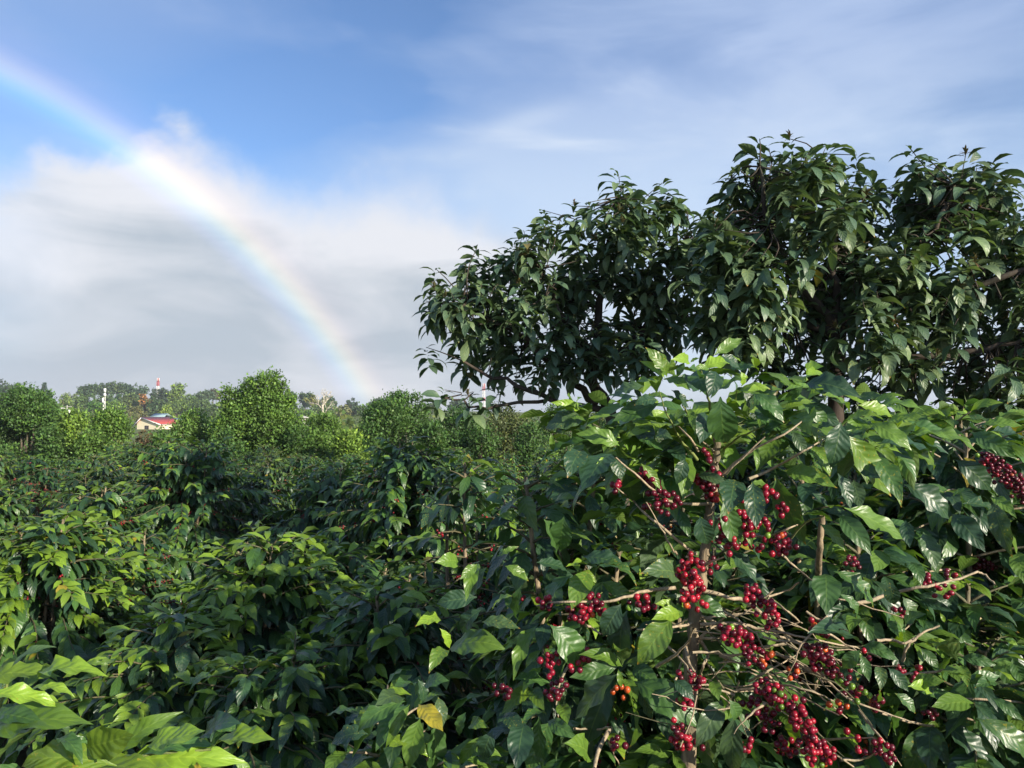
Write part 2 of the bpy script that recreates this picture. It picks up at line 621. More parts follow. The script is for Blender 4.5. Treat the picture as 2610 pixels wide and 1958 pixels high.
T_HERO = coffee_templates(14, 4, 16, 0.18, 0.225, 0.22)
T_NEAR = coffee_templates(8, 4, 10)
T_MID = coffee_templates(3, 2, 8)
T_AVO = [leaf_template(AVO_PROFILE, 7, _rl.uniform(0.165, 0.215), _rl.uniform(0.7, 1.9), _rl.uniform(0.1, 0.4), _rl.uniform(0.05, 0.14), 2.2, _rl.uniform(0, 6), _rl.uniform(-0.5, 0.5), 4, _rl.uniform(-0.2, 0.6)) for _ in range(8)]
T_AVO_M = [leaf_template(AVO_PROFILE, 4, _rl.uniform(0.17, 0.22), _rl.uniform(0.6, 1.7), _rl.uniform(0.1, 0.4), 0.05, 2.0, 0, _rl.uniform(-0.4, 0.4), 2) for _ in range(6)]


def kite(half, lift, fold):
    """small leaf of one folded quad"""
    return (np.array(((0, 0, 0), (half, .45, lift + fold), (0, 1, 0), (-half, .45, lift - fold * .3))), np.array(((0, 1, 2, 3),)), np.array(((.5, 0), (1, .45), (.5, 1), (0, .45))))


T_TREE = [kite(_rl.uniform(0.24, 0.32), _rl.uniform(.02, .16), _rl.uniform(-.12, .12)) for _ in range(6)]
T_FAR = [kite(_rl.uniform(0.42, 0.6), _rl.uniform(-.1, .2), _rl.uniform(-.2, .2)) for _ in range(6)]


def leaf_meshes(name, temps, mat):
    return [make_mesh(name, V, Q, mat, U) for V, Q, U in temps]


ME_HERO = leaf_meshes('coffee_leaf_close', T_HERO, M_COFFEE)
ME_NEAR = leaf_meshes('coffee_leaf', T_NEAR, M_COFFEE)
ME_AVO = leaf_meshes('avocado_leaf', T_AVO, M_AVO)


def ico(sub):
    import bmesh
    bm = bmesh.new()
    bmesh.ops.create_icosphere(bm, subdivisions=sub, radius=0.5)
    V = np.array([v.co[:] for v in bm.verts])
    Q = np.array([[v.index for v in f.verts] for f in bm.faces])
    bm.free()
    return V, Q


IV, IQ = ico(2)
IVm = IV.copy()
IVm[:, 2] *= 1.12
ME_CHERRY = make_mesh('coffee_cherry', IVm, IQ, M_CHERRY)
IV1, IQ1 = ico(1)

# leaf colours (base colours of the blades themselves)
C_DARK = np.array((0.034, 0.081, 0.037))
C_MID = np.array((0.060, 0.134, 0.033))
C_BRIGHT = np.array((0.112, 0.202, 0.028))
C_YOUNG = np.array((0.215, 0.345, 0.034))
C_PALE = np.array((0.070, 0.125, 0.048))
C_YELLOW = np.array((0.40, 0.33, 0.035))
TINT = dict(B=C_BRIGHT * 1.05, Y=C_YOUNG * .6, d=C_DARK, m=C_MID, b=C_BRIGHT, y=C_YOUNG, p=C_PALE, o=C_YELLOW)


def frames(D, N, L, W):
    """column frames for leaves: directions D, normal hints N, lengths L, width factors W"""
    Y = D / (np.linalg.norm(D, axis=1)[:, None] + 1e-9)
    Z = N - (N * Y).sum(1)[:, None] * Y
    Z /= np.linalg.norm(Z, axis=1)[:, None] + 1e-9
    X = np.cross(Y, Z)
    M = np.stack([X * (L * W)[:, None], Y * L[:, None], Z * L[:, None]], 2)
    return M


class Leaves:
    def __init__(self):
        self.B, self.D, self.N, self.L, self.W, self.T = [], [], [], [], [], []

    def add(self, b, d, n, l, w, t):
        self.B.append(b); self.D.append(d); self.N.append(n); self.L.append(l); self.W.append(w); self.T.append(t)

    def arrays(self):
        return [np.array(a, float) for a in (self.B, self.D, self.N, self.L, self.W, self.T)]


def put_leaf(parent, me, M, P, tint, name='leaf'):
    o = bpy.data.objects.new(name, me)
    o.parent = parent
    m4 = Matrix(((M[0][0], M[0][1], M[0][2], P[0]), (M[1][0], M[1][1], M[1][2], P[1]), (M[2][0], M[2][1], M[2][2], P[2]), (0, 0, 0, 1)))
    o.matrix_local = m4
    o.color = (float(tint[0]), float(tint[1]), float(tint[2]), 1)
    COL.objects.link(o)
    return o


def place_leaves(parent, origin, leaves, meshes, temps_mass, mass_mat, singles, rng, forced=0, mass_name='foliage'):
    """the leaves that show largest become objects of their own, the rest one joined part.
    Leaf coordinates are relative to origin (the parent's location)."""
    B, D, N, L, Wd, T = leaves.arrays()
    n = len(B)
    M = frames(D, N, L, Wd)
    ctr = B + 0.5 * D / (np.linalg.norm(D, axis=1)[:, None] + 1e-9) * L[:, None] + origin
    pr = project(ctr)
    inside = (pr[:, 0] > -60) & (pr[:, 0] < 2670) & (pr[:, 1] > -60) & (pr[:, 1] < 2010)
    size = F * L / pr[:, 2]
    cell = np.maximum(14.0, np.median(size) * 0.35)
    keys = (pr[:, 0] // cell).astype(int) * 10007 + (pr[:, 1] // cell).astype(int)
    order = np.argsort(pr[:, 2])
    seen = {}
    front = np.zeros(n)
    for i in order:
        k = keys[i]
        front[i] = seen.get(k, 0)
        seen[k] = front[i] + 1
    score = size * 0.45 ** front * inside
    score[:forced] = 1e6
    keep = np.zeros(n, bool)
    keep[np.argsort(-score)[:singles]] = True
    keep &= (score > 0.5)
    Tj = np.clip(T, 0, 1)
    for i in np.nonzero(keep)[0]:
        put_leaf(parent, meshes[rng.randrange(len(meshes))], M[i], B[i], Tj[i])
    rest = np.nonzero(~keep)[0]
    if len(rest):
        ms = Mass()
        which = np.array([rng.randrange(len(temps_mass)) for _ in rest])
        for k, (tV, tQ, tU) in enumerate(temps_mass):
            s = rest[which == k]
            ms.add_many(tV, tQ, tU, M[s], B[s], Tj[s])
        o = link(mass_name, ms.mesh(mass_name, mass_mat), parent)
        o['kind'] = 'stuff'
    return keep


# ------------------------------------------------------------------ coffee plants
UP = np.array((0.0, 0.0, 1.0))


def gen_coffee(rng, H, Rad, stems=2, bare=0.0, cherry=0.3, low=0.22, leaf=0.158, dens=1.05, young=0.5, flush=0.78, topleaf=0.22):
    """stem, twig paths, leaves and fruit of one coffee plant in its own coordinates"""
    lv = Leaves()
    paths, fruit = [], []
    for s in range(stems):
        a0 = rng.uniform(0, 6.28)
        lean = rng.uniform(0.02, 0.16) if stems > 1 else 0.03
        hs = H * (1.0 if s == 0 else rng.uniform(0.84, 0.98))
        tipx, tipy = math.cos(a0) * lean * hs, math.sin(a0) * lean * hs
        bx, by = (rng.uniform(-.06, .06), rng.uniform(-.06, .06)) if s else (0, 0)

        def at(z):
            q = z / hs
            return np.array((bx + tipx * q + 0.02 * math.sin(q * 5 + s), by + tipy * q + 0.02 * math.cos(q * 4 + s), z))
        paths.append(([at(z) for z in np.linspace(0, hs, 9)], [0.022 * (1 - 0.8 * q) + 0.003 for q in np.linspace(0, 1, 9)], True))
        z = low * hs
        rot = rng.uniform(0, 3.14)
        while z < hs - 0.01:
            fr = (hs - z) / hs
            rot += math.pi / 2 + rng.uniform(-.35, .35)
            for side in (0, math.pi):
                aa = rot + side + rng.uniform(-.2, .2)
                ln = Rad * min(1.0, 0.16 + 2.1 * fr) * rng.uniform(0.72, 1.12)
                if fr > 0.62:
                    ln *= 0.86
                pitch = R(48 - 38 * min(1, fr * 2.4) + rng.uniform(-8, 8))
                droop = R(38 + 34 * min(1, fr * 2)) * rng.uniform(0.7, 1.2)
                step = 0.052
                k = max(2, int(ln / step))
                p = at(z)
                pts = [p]
                yaw = aa
                for i in range(k):
                    t = (i + 1) / k
                    pi_ = pitch - droop * t * (0.4 + 0.6 * ln / Rad)
                    yaw += rng.uniform(-.09, .09)
                    fwd = np.array((math.cos(yaw) * math.cos(pi_), math.sin(yaw) * math.cos(pi_), math.sin(pi_)))
                    p = p + fwd * step
                    pts.append(p)
                    sd = np.array((-math.sin(yaw), math.cos(yaw), 0))
                    lfstart = 0.0 if fr < topleaf else 0.04 + bare + 0.30 * min(1, fr)
                    age = 1 - t
                    if t >= lfstart:
                        for q in (-1, 1):
                            if rng.random() > 0.88 * dens:
                                continue
                            newly = (t > (flush if fr < 0.4 else 0.88)) or fr < 0.035
                            yg = newly and rng.random() < young * (1.0 if fr < .35 else .35)
                            dr = rng.uniform(-.7, .15) if newly else rng.uniform(-1.8, -.45)
                            d = unit(fwd * rng.uniform(.3, .7) + sd * q * rng.uniform(.4, .85) + np.array((math.cos(aa), math.sin(aa), 0)) * .35 + UP * dr)
                            nn = UP * 0.75 + sd * q * 0.35 + np.array((math.cos(aa), math.sin(aa), 0)) * 0.75 + np.array((rng.gauss(0, .3), rng.gauss(0, .3), 0))
                            l = leaf * rng.uniform(0.72, 1.18) * (rng.uniform(.55, .9) if newly else 1.0)
                            if yg:
                                tint = C_YOUNG * rng.uniform(.55, 1.05)
                            elif (newly and rng.random() < .7) or rng.random() < 0.08:
                                tint = C_BRIGHT * rng.uniform(.7, 1.2)
                            else:
                                tint = (C_DARK if rng.random() < 0.6 else C_MID) * rng.uniform(.75, 1.35)
                            if rng.random() < 0.006:
                                tint = C_YELLOW * rng.uniform(.6, 1.0)
                            lv.add(p, d, nn, l, rng.uniform(.85, 1.15), tint)
                    if 0.12 < t < 0.72 and fr > 0.12 and rng.random() < cherry:
                        for _ in range(rng.randint(3, 7)):
                            fruit.append(p + np.array((rng.gauss(0, .014), rng.gauss(0, .014), rng.gauss(-.004, .012))))
                paths.append((pts, [0.0055 * (1 - 0.7 * i / k) + 0.001 for i in range(k + 1)], False))
            z += rng.uniform(0.052, 0.078) * (0.75 if fr < 0.15 else 1.0)
    return lv, paths, fruit


def cherry_tint(rng):
    q = rng.random()
    if q < 0.06:
        return np.array((0.42, 0.10, 0.02)) * rng.uniform(.6, 1)
    if q < 0.5:
        return np.array((0.20, 0.008, 0.018)) * rng.uniform(.6, 1.1)
    if q < 0.85:
        return np.array((0.30, 0.012, 0.02)) * rng.uniform(.8, 1.15)
    return np.array((0.10, 0.006, 0.012)) * rng.uniform(.6, 1.1)


def build_coffee(label, loc, H, Rad, rng, singles, group=None, meshes=None, **kw):
    lv, paths, fruit = gen_coffee(rng, H, Rad, **kw)
    root = empty('coffee_plant', loc, label, 'coffee plant', group)
    org = np.array(loc, float)
    tw = Mass()
    for pts, rad, is_stem in paths:
        if not is_stem and len(pts) > 4:
            keep_ = list(range(0, len(pts) - 1, 2)) + [len(pts) - 1]
            pts, rad = [pts[i] for i in keep_], [rad[i] for i in keep_]
        V, Q, U = tube(pts, rad, 6 if is_stem else 4)
        if is_stem:
            link('stem', make_mesh('stem', V, Q, M_STEM, U), root)
        else:
            tw.add(V, Q, U)
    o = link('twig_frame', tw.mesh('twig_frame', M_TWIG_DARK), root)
    o['kind'] = 'stuff'
    place_leaves(root, org, lv, meshes or ME_NEAR, T_MID, M_COFFEE_M, singles, rng)
    if fruit and len(fruit) <= 90:
        for p in fruit:
            o = link('cherry', ME_CHERRY, root, p)
            o.scale = (.0165,) * 3
            o.rotation_euler = (rng.uniform(0, 2), rng.uniform(0, 2), 0)
            o.color = (*[float(v) for v in cherry_tint(rng)], 1)
    elif fruit:
        cm = Mass()
        n = len(fruit)
        Mx = np.tile(np.eye(3) * 0.0155, (n, 1, 1))
        cm.add_many(IV1, IQ1, np.zeros((len(IV1), 2)), Mx, np.array(fruit), np.array([cherry_tint(rng) for _ in range(n)]))
        o = link('cherry_clusters', cm.mesh('cherry_clusters', M_CHERRY_M), root)
        o['kind'] = 'stuff'
    return root


def bush_at(x, ytop, d, **kw):
    """coffee plant whose top is seen at D pixel (x, ytop) at distance d"""
    p = pd(x, ytop, d)
    z0 = ground_h(p[0], p[1])
    return (p[0], p[1], z0), p[2] - z0 - (0.13 if d > 2.9 and x < 1000 else 0.03)


# ------------------------------------------------------------------ the fruiting plant at the right
def ZA(x, y): return (1400 + x / 3.073, 860 + y / 3.073)
def Z2(x, y): return (1300 + x / 2.973, 1400 + y / 2.973)
def Z3(x, y): return (1910 + x / 2.973, 1400 + y / 2.973)
def Z4(x, y): return (1910 + x / 3.0157, 900 + y / 3.0157)
def Z6(x, y): return (x / 3.16, 1600 + y / 3.16)
def Z7(x, y): return (700 + x / 2.521, 1300 + y / 2.521)


HD = 2.12             # distance of the main stem
hr = random.Random(11)

leaf_list_a = [
    (920, 310, 765, 95, 'b', .95), (905, 320, 720, 195, 'y', .7), (745, 385, 500, 480, 'p', 1.25), (870, 350, 705, 345, 'y', .8),
    (1090, 185, 960, 178, 'y', .7), (1105, 195, 1175, 165, 'y', .7), (1290, 140, 1492, 18, 'b', .75), (1340, 150, 1478, 232, 'd', 1.2),
    (1200, 245, 1412, 200, 'y', 1.1), (1150, 260, 1222, 440, 'm', 1.2), (1300, 268, 1248, 455, 'd', 1.2), (1500, 270, 1505, 380, 'y', 1.2),
    (1060, 195, 1008, 305, 'm', 1.1), (995, 312, 1162, 408, 'd', 1.15), (890, 330, 1090, 410, 'b', 1.1), (955, 412, 1082, 548, 'd', 1.1),
    (850, 490, 678, 530, 'd', 1.2), (860, 520, 520, 650, 'm', 1.0), (800, 565, 880, 688, 'y', 1.3), (810, 570, 575, 785, 'b', .75),
    (1340, 465, 1372, 805, 'm', 1.3), (1215, 590, 1182, 815, 'd', 1.1), (1520, 430, 1590, 555, 'd', 1.3), (1480, 425, 1715, 410, 'y', .8),
    (1600, 440, 1812, 662, 'm', .9), (1640, 560, 1692, 675, 'm', .9), (1990, 380, 1850, 490, 'm', .8), (2028, 335, 2140, 235, 'y', 1.3),
    (1985, 520, 2155, 692, 'm', 1.1), (235, 570, 28, 515, 'y', .8), (240, 570, 255, 478, 'y', 1.1), (285, 640, -10, 720, 'p', 1.35),
    (285, 655, 135, 650, 'b', .9), (548, 850, 232, 762, 'b', .9), (490, 915, 275, 1185, 'd', 1.15), (500, 920, 562, 1112, 'd', 1.35),
    (445, 935, 348, 1092, 'y', .6), (262, 880, 150, 1085, 'd', 1.1), (598, 1068, 652, 1262, 'm', 1.5), (720, 988, 862, 1180, 'b', .8),
    (992, 1300, 1272, 1375, 'm', 1.15), (1160, 1080, 1392, 1172, 'p', .8), (1452, 1115, 1405, 1365, 'd', 1.1), (1360, 1268, 1468, 1642, 'm', .95),
    (1500, 1278, 1582, 1622, 'b', .75), (1590, 1130, 1622, 1475, 'd', 1.0), (1768, 1080, 1992, 1585, 'm', .85), (1850, 1060, 2155, 1152, 'b', 1.0),
    (1600, 880, 1622, 1035, 'b', .7), (1180, 1400, 1240, 1605, 'd', 1.4), (1280, 1395, 1290, 1600, 'd', 1.1), (115, 1405, 90, 1660, 'm', 1.5),
    (12, 750, 30, 885, 'b', .6), (1100, 560, 1145, 740, 'b', .6), (1420, 330, 1300, 415, 'b', .8), (1180, 330, 1100, 250, 'm', .9),
    (1250, 250, 1120, 265, 'b', .9), (1420, 240, 1580, 240, 'm', .8), (700, 480, 560, 545, 'm', .8), (1700, 1150, 1560, 1190, 'b', .7),
    (960, 880, 1060, 990, 'd', 1.0), (830, 800, 960, 800, 'p', .9), (740, 790, 880, 880, 'm', .9), (640, 740, 560, 700, 'd', 1.0),
    (1060, 950, 1000, 1140, 'd', 1.2), (1560, 1200, 1640, 1300, 'd', 1.0)]
leaf_list_2 = [
    (590, 168, 474, 442, 'b', 1.2), (468, 200, 268, 442, 'm', .85), (640, 105, 438, 132, 'y', .8), (640, 132, 935, 270, 'm', .85),
    (690, 250, 938, 392, 'b', .8), (840, 415, 712, 645, 'd', 1.2), (890, 460, 862, 835, 'd', 1.2), (1235, 515, 985, 848, 'b', 1.15),
    (1280, 482, 1088, 532, 'y', .8), (1262, 455, 1108, 418, 'y', .9), (1365, 372, 1622, 512, 'm', 1.0), (1290, 200, 1282, 325, 'm', 1.4),
    (1275, 200, 1008, 188, 'p', 1.0), (1335, 385, 1188, 358, 'p', .7), (305, 575, 528, 865, 'm', 1.2), (222, 560, 58, 802, 'd', 1.0),
    (205, 580, 38, 965, 'b', .55), (275, 560, 228, 755, 'd', 1.0), (242, 765, 128, 895, 'b', .9), (28, 985, 285, 1012, 'm', 1.0),
    (850, 890, 543, 808, 'b', .8), (820, 890, 478, 965, 'm', .8), (870, 870, 1095, 838, 'b', .7), (930, 900, 1125, 1032, 'm', 1.15),
    (870, 980, 955, 1145, 'b', .9), (820, 910, 842, 1035, 'b', .8), (850, 880, 818, 785, 'b', .8), (885, 1055, 902, 1470, 'b', 1.25),
    (810, 950, 515, 1270, 'p', 1.0), (770, 1010, 588, 1450, 'd', .8), (945, 1005, 1440, 1345, 'm', .95), (1240, 990, 1385, 1135, 'd', 1.1),
    (305, 1310, 145, 1660, 'm', 1.3), (385, 1175, 432, 1315, 'b', 1.0), (285, 1305, 495, 1425, 'm', .95), (280, 1260, 105, 1312, 'm', .9),
    (110, 1320, 55, 1655, 'd', 1.2), (582, 1562, 425, 1478, 'b', 1.0), (1200, 1580, 955, 1545, 'b', .9), (1230, 1540, 1330, 1665, 'b', .8),
    (1605, 1145, 1418, 1480, 'p', .95), (1570, 1190, 1560, 1610, 'p', .8), (1660, 1140, 1702, 1275, 'm', 1.2), (1700, 1260, 1712, 1658, 'p', .95),
    (1535, 1000, 1582, 1142, 'b', 1.0), (1645, 15, 1855, 245, 'd', 1.0), (1875, 585, 1965, 765, 'b', 1.0), (90, 270, 70, 520, 'm', .7),
    (5, 140, 115, 230, 'b', .8), (950, 1030, 1070, 1270, 'd', 1.2), (560, 60, 860, 140, 'd', .9), (200, 100, 420, 170, 'd', 1.1)]
leaf_list_3 = [
    (575, 190, 582, 478, 'm', 1.15), (640, 168, 918, 425, 'm', .85), (680, 340, 805, 492, 'm', .9), (1062, 248, 1095, 408, 'd', 1.3),
    (1160, 362, 1232, 545, 'p', 1.2), (1270, 345, 1515, 415, 'd', .9), (1282, 388, 1535, 472, 'd', .7), (1225, 100, 1302, 268, 'm', 1.0),
    (1345, -20, 1422, 168, 'p', 1.4), (1492, 560, 1622, 572, 'y', .8), (1482, 555, 1448, 488, 'y', 1.0), (1500, 580, 1685, 775, 'm', .9),
    (1490, 690, 1345, 715, 'y', .9), (1580, 850, 1430, 770, 'b', 1.0), (1295, 748, 1422, 895, 'm', 1.0), (1600, 820, 1858, 878, 'm', .9),
    (860, 725, 472, 645, 'd', .85), (862, 730, 1112, 835, 'm', .9), (838, 765, 718, 895, 'm', 1.1), (845, 800, 905, 990, 'm', .9),
    (985, 890, 992, 1065, 'p', .9), (1050, 898, 1195, 1065, 'd', 1.0), (1222, 1030, 1472, 1005, 'b', 1.0), (1400, 1060, 1535, 1232, 'm', .9),
    (1370, 1330, 1210, 1680, 'm', 1.1), (1390, 1340, 1395, 1690, 'd', 1.0), (1420, 1350, 1500, 1640, 'd', .8), (1470, 1320, 1790, 1660, 'd', 1.1),
    (1640, 1310, 1965, 1600, 'm', 1.0), (1720, 1280, 2090, 1560, 'm', .8), (1100, 1090, 1245, 1235, 'm', 1.0), (985, 1070, 970, 1150, 'b', .8),
    (385, 1265, 352, 1440, 'y', 1.4), (325, 1525, 515, 1670, 'b', 1.0), (1840, 1130, 2060, 1290, 'm', .9), (2035, 730, 1952, 700, 'y', 1.1),
    (1990, 820, 2080, 1020, 'm', 1.2), (1640, 1020, 1880, 965, 'm', .9), (1600, 880, 1650, 1030, 'b', 1.0), (1470, 1330, 1840, 1580, 'b', .6),
    (1200, 1040, 1360, 1090, 'y', .8), (1280, 1080, 1500, 1160, 'm', .8), (1190, 1220, 1120, 1400, 'm', .8), (890, 560, 770, 640, 'b', .9),
    (1060, 540, 1130, 660, 'm', .9), (1180, 620, 1330, 500, 'd', .9), (2040, 20, 2080, 240, 'b', 1.1), (740, 60, 690, 110, 'b', 1.2),
    (1870, 1010, 1720, 1050, 'm', .8), (1890, 1020, 2090, 1150, 'd', 1.0), (1940, 1180, 2090, 1330, 'b', .9), (2000, 860, 1850, 930, 'b', .8)]
leaf_list_4 = [
    (585, 175, 455, 170, 'y', 1.3), (435, 240, 828, 335, 'd', 1.0), (428, 300, 595, 290, 'y', .9), (420, 395, 680, 548, 'd', 1.25),
    (560, 320, 755, 440, 'b', .9), (740, 515, 975, 490, 'y', 1.1), (832, 400, 1078, 495, 'y', .95), (828, 345, 1005, 325, 'p', .9),
    (930, 540, 1225, 738, 'b', .9), (1110, 610, 1505, 630, 'm', .8), (1130, 645, 1505, 770, 'd', .8), (1000, 700, 1385, 885, 'b', .7),
    (740, 620, 1065, 1068, 'b', .75), (950, 752, 1155, 772, 'y', .7), (700, 530, 628, 858, 'd', 1.1), (465, 720, 608, 935, 'b', .9),
    (330, 600, 432, 775, 'p', .9), (265, 900, 645, 1028, 'b', .95), (680, 925, 772, 1185, 'd', 1.0), (800, 975, 852, 1180, 'p', 1.2),
    (1190, 1010, 1510, 1260, 'd', .95), (1585, 820, 1835, 1040, 'd', 1.0), (1705, 610, 2025, 790, 'm', 1.0), (1640, 670, 2025, 805, 'm', .7),
    (1880, 1150, 2012, 1540, 'p', .8), (1560, 1240, 1795, 1510, 'd', 1.0), (730, 1190, 1188, 1425, 'b', .75), (690, 1250, 922, 1538, 'm', .95),
    (540, 1310, 722, 1510, 'b', 1.0), (1335, 1375, 1425, 1650, 'p', 1.1), (1200, 1285, 1230, 1480, 'd', 1.1), (1640, 1160, 1900, 1310, 'd', .9),
    (1060, 960, 1160, 1170, 'b', .7), (1850, 1110, 2040, 1260, 'b', .8), (880, 880, 1000, 960, 'd', 1.0), (640, 560, 520, 590, 'd', 1.0),
    (1500, 680, 1650, 640, 'b', .8), (1290, 470, 1370, 520, 'm', 1.2), (150, 270, 0, 290, 'y', .8), (40, 320, 250, 520, 'm', .9),
    (1100, 800, 1010, 880, 'y', .8), (1080, 780, 1140, 900, 'y', .8), (1560, 1100, 1700, 1060, 'm', .9), (1860, 600, 2100, 650, 'd', .9)]
leaf_list_7 = [
    (880, 1190, 700, 1180, 'y', .6), (830, 1215, 660, 1255, 'p', 1.0), (840, 1230, 555, 1415, 'm', .8), (860, 1250, 665, 1530, 'm', .8),
    (870, 1250, 725, 1510, 'b', .5), (925, 1250, 1070, 1410, 'o', .9), (935, 1340, 870, 1650, 'b', 1.0), (1010, 1330, 990, 1660, 'm', .8),
    (1050, 1200, 1070, 1400, 'p', 1.0), (960, 1130, 1110, 1100, 'm', 1.0), (900, 1120, 780, 1140, 'm', 1.0), (920, 1090, 950, 1230, 'd', 1.2),
    (1300, 350, 1200, 440, 'b', 1.0), (1310, 345, 1235, 570, 'b', .6), (1480, 360, 1620, 450, 'b', .9), (1360, 370, 1260, 560, 'd', 1.1),
    (1400, 640, 1520, 560, 'y', .9), (1110, 905, 1000, 1040, 'b', .9), (1120, 900, 1460, 900, 'b', 1.1), (1330, 720, 1560, 760, 'p', .9),
    (1230, 1300, 1190, 1440, 'm', 1.1), (1260, 1380, 1370, 1400, 'b', 1.0), (1330, 1450, 1200, 1620, 'b', .7), (1400, 1420, 1340, 1590, 'd', 1.4),
    (1480, 1310, 1590, 1460, 'd', 1.1), (1060, 700, 915, 745, 'y', .9), (1060, 760, 1120, 880, 'y', .7), (600, 1440, 380, 1500, 'd', 1.2),
    (1300, 560, 1060, 600, 'd', 1.1), (1330, 640, 1220, 780, 'd', 1.1), (1180, 330, 1040, 340, 'b', 1.0), (1450, 300, 1560, 240, 'b', .7),
    (1730, 60, 1800, 270, 'm', 1.4), (1900, 1200, 1960, 1330, 'p', .9), (1640, 1340, 1540, 1400, 'm', .9), (1700, 1330, 1720, 1640, 'm', .9)]

hero_root_xy = px(*Z2(1370, 900), HD)
HERO = (hero_root_xy[0], hero_root_xy[1], 0.0)
hero = empty('coffee_plant', HERO, 'tall coffee plant at right loaded with clusters of ripe red cherries', 'coffee plant', 'coffee plants close to the camera')
RX = px(*Z4(1000, 1500), 3.0)
RIGHT = (RX[0] + 0.45, RX[1], 0.0)
rightp = empty('coffee_plant', RIGHT, 'coffee plant with long dark drooping leaves at the right edge, beside the cherry-laden plant', 'coffee plant', 'coffee plants close to the camera')
LX = px(*Z7(980, 1650), 2.25)
LOWP = (LX[0], LX[1], 0.0)
lowp = empty('coffee_plant', LOWP, 'low coffee plant with pale hanging leaves and one yellow leaf, at the bottom centre', 'coffee plant', 'coffee plants close to the camera')


def leaf_from_pixels(lv, conv, row, org, d0, spread, rng, lean=0.10):
    x0, y0, x1, y1, code, wf = row
    db = d0 + rng.uniform(-spread, spread)
    b = px(*conv(x0, y0), db)
    dt = db + rng.uniform(-lean, lean * 0.5)
    t = px(*conv(x1, y1), dt)
    d = t - b
    l = np.linalg.norm(d) * 1.08
    cam_v = unit(np.array((0, 0, CZ)) - b)
    nn = cam_v * 0.75 + UP * 0.55 + np.array((rng.gauss(0, .28), rng.gauss(0, .2), rng.gauss(0, .2)))
    lv.add(b - org, d, nn, l, wf * 1.05, TINT[code] * rng.uniform(.85, 1.15))


hero_lv, right_lv, low_lv = Leaves(), Leaves(), Leaves()
for conv, rows in ((ZA, leaf_list_a), (Z2, leaf_list_2), (Z3, leaf_list_3), (Z4, leaf_list_4), (Z7, leaf_list_7)):
    for row in rows:
        sx, sy = conv(row[0], row[1])
        if conv is Z7 and sy > 1640 and sx < 1330:
            leaf_from_pixels(low_lv, conv, row, np.array(LOWP), 2.05, 0.10, hr)
        elif sx > 2330 or (sx > 2240 and sy > 1100 and sy < 1300):
            leaf_from_pixels(right_lv, conv, row, np.array(RIGHT), 2.3 if sy > 1600 else 2.6, 0.15, hr)
        else:
            leaf_from_pixels(hero_lv, conv, row, np.array(HERO), HD - 0.08, 0.13, hr)
n_sig = (len(hero_lv.B), len(right_lv.B), len(low_lv.B))

# backing foliage of the three plants (behind the leaves that show singly)
fill, fpaths, _f = gen_coffee(random.Random(5), 2.46, 0.85, stems=2, cherry=0.0, low=0.35, leaf=0.165, dens=1.1, young=0.85, flush=.55)
ang = 0.4
for b, d, n, l, wd, t in zip(*fill.arrays()):
    wy = b[1] + HERO[1]
    p2 = project([b + np.array(HERO)])[0]
    if wy < HERO[1] + (0.12 if p2[1] > 1230 else -0.10) or p2[0] < 1330:
        continue
    hero_lv.add(b, d, n, l, wd, t)
fill, rpaths, rfruit = gen_coffee(random.Random(8), 2.28, 0.95, stems=3, cherry=0.12, low=0.25, leaf=0.18, young=0.2)
for b, d, n, l, wd, t in zip(*fill.arrays()):
    if project([b + np.array(RIGHT)])[0][0] > 1985:
        right_lv.add(b, d, n, l, wd, t)
fill, lpaths, lfruit = gen_coffee(random.Random(9), 1.42, 0.55, stems=2, cherry=0.1, low=0.3, leaf=0.17, young=0.15)
for b, d, n, l, wd, t in zip(*fill.arrays()):
    low_lv.add(b, d, n, l, wd, t)

